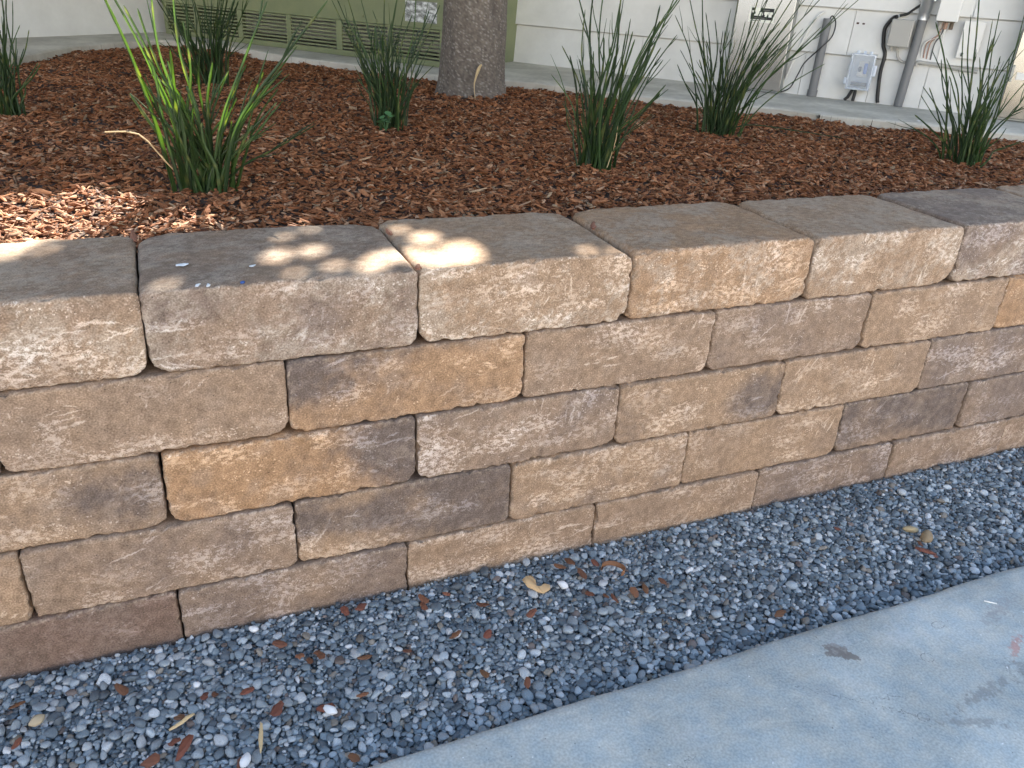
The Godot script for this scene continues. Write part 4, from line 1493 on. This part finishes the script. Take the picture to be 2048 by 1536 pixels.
	var ds := begin()
	tube(ds, smooth_path(dp, 4), [.0015, .0015, .0018, .002, .0025, .003, .0035, .004, .0045, .006, .0075, .008, .007, .006, .005, .004, .002], 6)
	ds.generate_normals()
	one("dry_leaf", ds.commit(), M.straw, "curled straw-coloured dry leaf standing against the tree trunk", "leaf")

# ------------------------------------------------------------------ litter
func build_litter() -> void:
	rng.seed = 141
	var shapes := []
	for k in 8:
		shapes.append(chip_mesh(500 + k))
	grid_new(-0.7, 0.0, 3.5, 0.47, 0.0035, -0.662)
	var pts := [[.288, .273], [.356, .196], [.408, .207], [.209, .131], [.298, .226], [.521, .174], [.54, .165], [.615, .199], [.692, .21], [.608, .069], [.639, .068], [.76, .085], [.756, .106], [.81, .087], [.868, .14], [.951, .194], [.789, .2], [.848, .218], [.591, .281], [.806, .308], [.872, .354], [.477, .114], [1.067, .085], [1.095, .077], [1.102, .122], [1.088, .183], [1.116, .2], [1.13, .213], [1.179, .21], [1.205, .207], [1.145, .099], [1.753, .176], [1.897, .332], [1.901, .285], [.506, .157], [.06, .193], [.38, .349], [.251, .3], [.549, .40], [.053, .11], [.34, .194], [.45, .262], [.525, .289], [1.429, .364], [1.253, .199]]
	for q in pts:
		var a := rf(0.008, 0.015)
		var v := rf(0.7, 1.3)
		var m := mat(0.14 * v, 0.048 * v * rf(0.9, 1.3), 0.026 * v, 0.75)
		one("bark_flake", shapes[rng.randi_range(0, 7)], m, "small reddish-brown bark flake lying on the blue-grey gravel", "bark flake", Transform3D(flat_basis(rf(0, TAU), rf(-.3, .3), rf(-.3, .3), Vector3(a, a * rf(.10, .2), a * rf(.4, .8))), Vector3(q[0], -0.661, q[1])), "bark flakes fallen on the gravel")
	var big := [[.302, .291, .022, "largest reddish bark flake on the gravel, at the lower left"], [1.89, .31, .022, "long reddish bark flake on gravel near the tan stone, right"]]
	for q in big:
		one("bark_flake", shapes[2], mat(0.15, 0.045, 0.024, 0.7), q[3], "bark flake", Transform3D(flat_basis(1.0 if q[0] < 1 else 2.4, .1, .1, Vector3(q[2], .004, .0085)), Vector3(q[0], -0.660, q[1])), "bark flakes fallen on the gravel")
	# torn tan leaf
	var outl := [Vector2(-.017, -.022), Vector2(-.003, -.026), Vector2(.009, -.022), Vector2(.011, -.010), Vector2(.006, .001), Vector2(.011, .006), Vector2(.022, .006), Vector2(.027, .016), Vector2(.020, .026), Vector2(.004, .026), Vector2(-.002, .017), Vector2(-.006, .006), Vector2(-.014, -.004)]
	var pv := PackedVector2Array()
	for p in outl:
		pv.append(p)
	var ix := Geometry2D.triangulate_polygon(pv)
	var st := begin()
	st.set_smooth_group(0)
	var yy := func(p: Vector2) -> float: return 0.003 + p.length_squared() * 9.0
	for i in range(0, ix.size(), 3):
		var c := []
		for k in 3:
			c.append(Vector3(pv[ix[i + k]].x, yy.call(pv[ix[i + k]]), pv[ix[i + k]].y))
		tri(st, c[0], c[1], c[2], Vector3.UP)
		for k in 3:
			c[k].y -= 0.0012
		tri(st, c[0], c[1], c[2], Vector3.DOWN)
	for i in pv.size():
		var p := pv[i]
		var q := pv[(i + 1) % pv.size()]
		var a3 := Vector3(p.x, yy.call(p), p.y)
		var b3 := Vector3(q.x, yy.call(q), q.y)
		quad(st, a3, b3, b3 - Vector3(0, .0012, 0), a3 - Vector3(0, .0012, 0), (a3 + b3) * Vector3(1, 0, 1))
	st.generate_normals()
	one("torn_leaf", st.commit(), M.tanleaf, "torn flat tan leaf piece lying on the gravel", "leaf", Transform3D(Basis.from_euler(Vector3(0.25, 0.25, 0)), Vector3(.984, -0.658, .131)))
	# curled strip of bark
	var cs := begin()
	var cp := []
	for k in 15:
		var th := -0.6 + 4.2 * k / 14.0
		cp.append(Vector3(cos(th) * 0.026, 0.004 + 0.006 * sin(th * 0.7), sin(th) * 0.02))
	for k in 14:
		quad(cs, cp[k], cp[k + 1], cp[k + 1] + Vector3(0, .011, 0), cp[k] + Vector3(0, .011, 0), cp[k] * Vector3(1, 0, 1))
		var i0: Vector3 = cp[k] * Vector3(.93, 1, .93)
		var i1: Vector3 = cp[k + 1] * Vector3(.93, 1, .93)
		quad(cs, i0, i1, i1 + Vector3(0, .011, 0), i0 + Vector3(0, .011, 0), -cp[k] * Vector3(1, 0, 1))
		quad(cs, cp[k] + Vector3(0, .011, 0), cp[k + 1] + Vector3(0, .011, 0), i1 + Vector3(0, .011, 0), i0 + Vector3(0, .011, 0), Vector3.UP)
	cs.generate_normals()
	one("bark_curl", cs.commit(), mat(0.20, 0.085, 0.035, 0.7), "curled ring of brown bark lying on the gravel", "bark flake", Transform3D(Basis.from_euler(Vector3(0.2, 2.2, 0)), Vector3(1.167, -0.668, .136)))
	# tan stones, straw twigs
	var pb := pebble_mesh(130)
	one("tan_stone", pb, mat(0.24, 0.17, 0.095, 0.8), "large flat tan stone on the gravel, right", "stone", Transform3D(flat_basis(0.6, .1, .1, Vector3(.026, .011, .015)), Vector3(1.935, -0.660, .270)))
	one("tan_stone", pb, mat(0.36, 0.28, 0.16, 0.8), "pale yellow stone piece left of the large tan stone", "stone", Transform3D(flat_basis(2.7, .1, .1, Vector3(.020, .008, .010)), Vector3(1.922, -0.661, .236)))
	one("tan_stone", pb, mat(0.36, 0.29, 0.19, 0.8), "small pale tan stone on the gravel at lower left", "stone", Transform3D(flat_basis(0.5, .1, .1, Vector3(.014, .008, .010)), Vector3(.085, -0.661, .155)))
	var whites := [[.532, .297, .019, "large white stone in the gravel below the middle"], [.388, .347, .017, "white stone in the gravel at the bottom edge, left"], [.437, .062, .013, "white stone close to the wall at the left"], [1.045, .14, .017, "white stone right of the torn tan leaf"], [.33, .165, .010, "small rounded white stone at left of the gravel"], [1.25, .30, .012, "white stone near the middle of the slab edge"]]
	for q in whites:
		one("white_stone", pebble_mesh(int(q[0] * 1000)), mat(0.60, 0.61, 0.62, 0.75), q[3], "stone", Transform3D(flat_basis(rf(0, 3), .1, .1, Vector3(q[2] * .8, q[2] * .42, q[2] * .55)), Vector3(q[0], -0.660, q[1])), "white stones among the gravel")
	one("straw_twig", shapes[0], M.straw, "straw-coloured twig upright on the gravel, lower left", "twig", Transform3D(flat_basis(1.45, .2, .1, Vector3(.028, .0022, .0035)), Vector3(.417, -.657, .315)))
	one("straw_twig", shapes[4], M.straw, "short pale twig beside the largest bark flake", "twig", Transform3D(flat_basis(0.45, .2, .1, Vector3(.021, .0022, .0042)), Vector3(.301, -.657, .240)))
	# scraps on the cap blocks
	one("white_chip", shapes[1], mat(0.72, 0.74, 0.76, 0.7), "largest white paint chip on the second cap block", "scrap", Transform3D(flat_basis(0.2, 0, 0, Vector3(.010, .0016, .008)), Vector3(.399, .0005, -.114)))
	one("white_chip", shapes[3], mat(0.66, 0.67, 0.68, 0.7), "white chip at the front edge of second cap block, left one", "scrap", Transform3D(flat_basis(1.2, 0, 0, Vector3(.007, .0018, .005)), Vector3(.416, -.0005, -.012)))
	one("white_chip", shapes[4], mat(0.60, 0.61, 0.62, 0.7), "white chip at the front edge of second cap block, beside the left one", "scrap", Transform3D(flat_basis(1.4, 0, 0, Vector3(.007, .0018, .004)), Vector3(.431, -.001, -.010)))
	one("white_chip", shapes[5], mat(0.64, 0.65, 0.66, 0.7), "tiny white chip behind the blue bit on the cap block", "scrap", Transform3D(flat_basis(0.4, 0, 0, Vector3(.006, .0015, .004)), Vector3(.508, .0005, -.083)))
	one("blue_bit", pebble_mesh(131), mat(0.03, 0.075, 0.24, 0.5), "tiny blue plastic bit on the edge of a cap block", "scrap", Transform3D(flat_basis(0.4, 0, 0, Vector3(.0045, .003, .0035)), Vector3(.484, -.001, -.009)))
	var wedge := [[1.211, -.180, .016, "reddish bark flake wedged in the joint right of the third cap block"], [.783, -.222, .013, "bark flake in the joint between second and third cap blocks"], [.327, -.292, .020, "bark flake at the back of the joint left of second cap block"], [.777, -.012, .008, "small bark flake at the front of the joint by the bright sun patch"]]
	for q in wedge:
		one("bark_flake", shapes[6], mat(0.20, 0.085, 0.05, 0.8), q[3], "bark flake", Transform3D(flat_basis(rf(1.0, 2.0), .2, .2, Vector3(q[2], .004, .006)), Vector3(q[0], 0.0005, q[1])))
	one("white_splinter", tube_mesh([Vector3(1.851, -.6435, .492), Vector3(1.870, -.6435, .507)], 0.0014, 6), M.white, "thin white splinter on the concrete slab, right edge", "scrap")
	# a small round-leaved weed at the foot of the rush beside the tree
	var weed := thing("small_weed", "tiny round-leaved green weed at the foot of the dense rush", "plant", Transform3D(Basis.IDENTITY, Vector3(1.118, -0.034, -1.50)))
	for k in 7:
		var az := TAU * k / 7.0 + rf(-.3, .3)
		var tip := Vector3(cos(az) * rf(.012, .03), rf(.015, .055), sin(az) * rf(.012, .03))
		part("stalk", tube_mesh([Vector3(0, -.01, 0), tip * .6 + Vector3(0, .004, 0), tip], 0.0009, 5), M.weed, weed)
		var ls := begin()
		ls.set_smooth_group(-1)
		var bs := Basis.from_euler(Vector3(rf(-.5, .5), az, rf(-.5, .5)))
		var rr := rf(.009, .014)
		for m in 9:
			var a0 := TAU * m / 9.0
			var a1 := TAU * (m + 1) / 9.0
			var p0 := tip + bs * Vector3(cos(a0) * rr, .002, sin(a0) * rr)
			var p1 := tip + bs * Vector3(cos(a1) * rr, .002, sin(a1) * rr)
			tri(ls, tip, p0, p1, bs.y)
			tri(ls, tip - bs.y * .0015, p0, p1, -bs.y)
		ls.generate_normals()
		part("leaf", ls.commit(), M.weed, weed)
	# pale splinters lying on the mulch, near enough to tell apart
	for q in [[.93, -1.02, .024, .5], [1.07, -.98, .022, 2.6], [1.02, -.88, .022, 1.2], [1.12, -.62, .026, .3], [1.30, -.58, .022, .9], [.86, -1.32, .020, .7], [1.50, -1.30, .016, 1.9]]:
		one("pale_splinter", shapes[rng.randi_range(0, 7)], mat(0.40, 0.26, 0.15, 0.85), "pale wood splinter lying on the reddish mulch", "splinter", Transform3D(flat_basis(q[3], .1, .1, Vector3(q[2], .0028, .0045)), Vector3(q[0], mulch_y(q[0], q[1]) + .008, q[1])), "pale splinters on the mulch")

# ------------------------------------------------------------------ materials
func materials() -> void:
	var b := StandardMaterial3D.new()
	b.vertex_color_use_as_albedo = true
	b.roughness = 0.93
	M.block = b
	var p := StandardMaterial3D.new()
	p.vertex_color_use_as_albedo = true
	p.roughness = 0.62
	p.albedo_texture = mottle(128, Color(0.62, 0.62, 0.62), Color(1, 1, 1), [[0.05, 3, 1.3], [0.3, 2, 0.6]], 310)
	p.uv1_triplanar = true
	p.uv1_scale = Vector3(0.6, 0.6, 0.6)
	M.pebble = p
	var k := StandardMaterial3D.new()
	k.vertex_color_use_as_albedo = true
	k.roughness = 0.72
	k.metallic_specular = 0.3
	k.albedo_texture = mottle(128, Color(0.5, 0.5, 0.5), Color(1, 1, 1), [[0.04, 3, 1.3], [0.3, 2, 0.8]], 320)
	k.uv1_triplanar = true
	k.uv1_scale = Vector3(0.4, 0.4, 0.8)
	M.bark = k
	var pv := StandardMaterial3D.new()
	pv.albedo_texture = mottle(256, Color(0.36, 0.37, 0.37), Color(0.48, 0.49, 0.49), [[0.01, 4, 1.4], [0.1, 3, 0.5]], 330)
	pv.uv1_triplanar = true
	pv.uv1_world_triplanar = true
	pv.uv1_scale = Vector3(0.7, 0.7, 0.7)
	pv.roughness = 0.8
	M.pave = pv
	var ap := StandardMaterial3D.new()
	ap.albedo_texture = mottle(512, Color(0.46, 0.43, 0.365), Color(0.66, 0.625, 0.545), [[0.008, 4, 1.5], [0.06, 3, 0.7]], 340)
	ap.uv1_triplanar = true
	ap.uv1_world_triplanar = true
	ap.uv1_scale = Vector3(0.8, 0.8, 0.8)
	ap.roughness = 0.9
	M.apron = ap
	var sid := []
	for q in 3:
		var s := StandardMaterial3D.new()
		s.albedo_texture = mottle(256, Color(0.66, 0.66, 0.635), Color(0.76, 0.76, 0.735), [[0.015, 3, 1.2], [0.12, 2, 0.3]], 350 + q * 5)
		s.uv1_triplanar = true
		s.uv1_scale = Vector3(1.1, 1.1, 1.1)
		s.uv1_offset = Vector3(q * 0.37, q * 0.21, 0)
		s.roughness = 0.6
		sid.append(s)
	M.siding = sid
	M.trim = mat(0.30, 0.26, 0.20, 0.9)
	M.roof = mat(0.09, 0.08, 0.075, 0.9)
	M.steel = mat(0.40, 0.385, 0.355, 0.24, 1.0)
	M.steel_side = mat(0.34, 0.35, 0.33, 0.45, 0.8)
	M.galv = mat(0.60, 0.62, 0.64, 0.35, 0.9)
	M.conduit = mat(0.17, 0.175, 0.18, 0.5)
	M.greybox = mat(0.40, 0.39, 0.36, 0.6)
	M.white = mat(0.76, 0.75, 0.71, 0.5)
	M.darkgrey = mat(0.09, 0.095, 0.10, 0.5)
	M.rubber = mat(0.014, 0.014, 0.014, 0.5)
	M.rust = mat(0.07, 0.03, 0.018, 0.9)
	M.rustdark = mat(0.13, 0.10, 0.075, 0.85)
	M.copper = mat(0.38, 0.24, 0.18, 0.5)
	M.blue = mat(0.10, 0.22, 0.58, 0.4)
	var fr := mat(0.66, 0.72, 0.80, 0.3)
	M.frost = fr
	var cl := mat(0.80, 0.86, 0.92, 0.08)
	cl.transparency = BaseMaterial3D.TRANSPARENCY_ALPHA
	cl.albedo_color.a = 0.22
	M.clear = cl
	var ol := StandardMaterial3D.new()
	ol.albedo_texture = mottle(256, Color(0.18, 0.205, 0.105), Color(0.225, 0.25, 0.13), [[0.012, 4, 1.3], [0.15, 2, 0.4]], 370)
	ol.uv1_triplanar = true
	ol.uv1_scale = Vector3(1.5, 1.5, 1.5)
	ol.roughness = 0.5
	M.olive = ol
	var sm := StandardMaterial3D.new()
	sm.vertex_color_use_as_albedo = true
	sm.roughness = 0.4
	sm.backlight_enabled = true
	sm.backlight = Color(0.86, 0.92, 0.42)
	M.stem = sm
	M.weed = mat(0.07, 0.17, 0.06, 0.6)
	M.straw = mat(0.50, 0.37, 0.20, 0.8)
	M.tanleaf = mat(0.50, 0.33, 0.17, 0.75)
	var bt := StandardMaterial3D.new()
	bt.vertex_color_use_as_albedo = true
	bt.roughness = 0.95
	M.bark_trunk = bt
	M.limb = mat(0.11, 0.095, 0.08, 0.95)
	var lf := StandardMaterial3D.new()
	lf.vertex_color_use_as_albedo = true
	lf.roughness = 0.6
	M.leaf = lf

func _ready() -> void:
	rng.seed = 7
	nz.seed = 3
	nz.frequency = 1.0
	nz.fractal_octaves = 2
	nd.seed = 19
	nd.frequency = 1.0
	nd.fractal_octaves = 2
	nf.seed = 9
	nf.frequency = 0.1
	nf.fractal_octaves = 2
	setup()
	materials()
	build_wall()
	print("wall ", Time.get_ticks_msec())
	build_slab()
	build_apron()
	build_house()
	build_neighbour()
	print("setting ", Time.get_ticks_msec())
	build_tree()
	build_transformer()
	build_utilities()
	build_rushes()
	print("objects ", Time.get_ticks_msec())
	build_gravel()
	build_mulch()
	build_litter()
	print("done ", Time.get_ticks_msec())
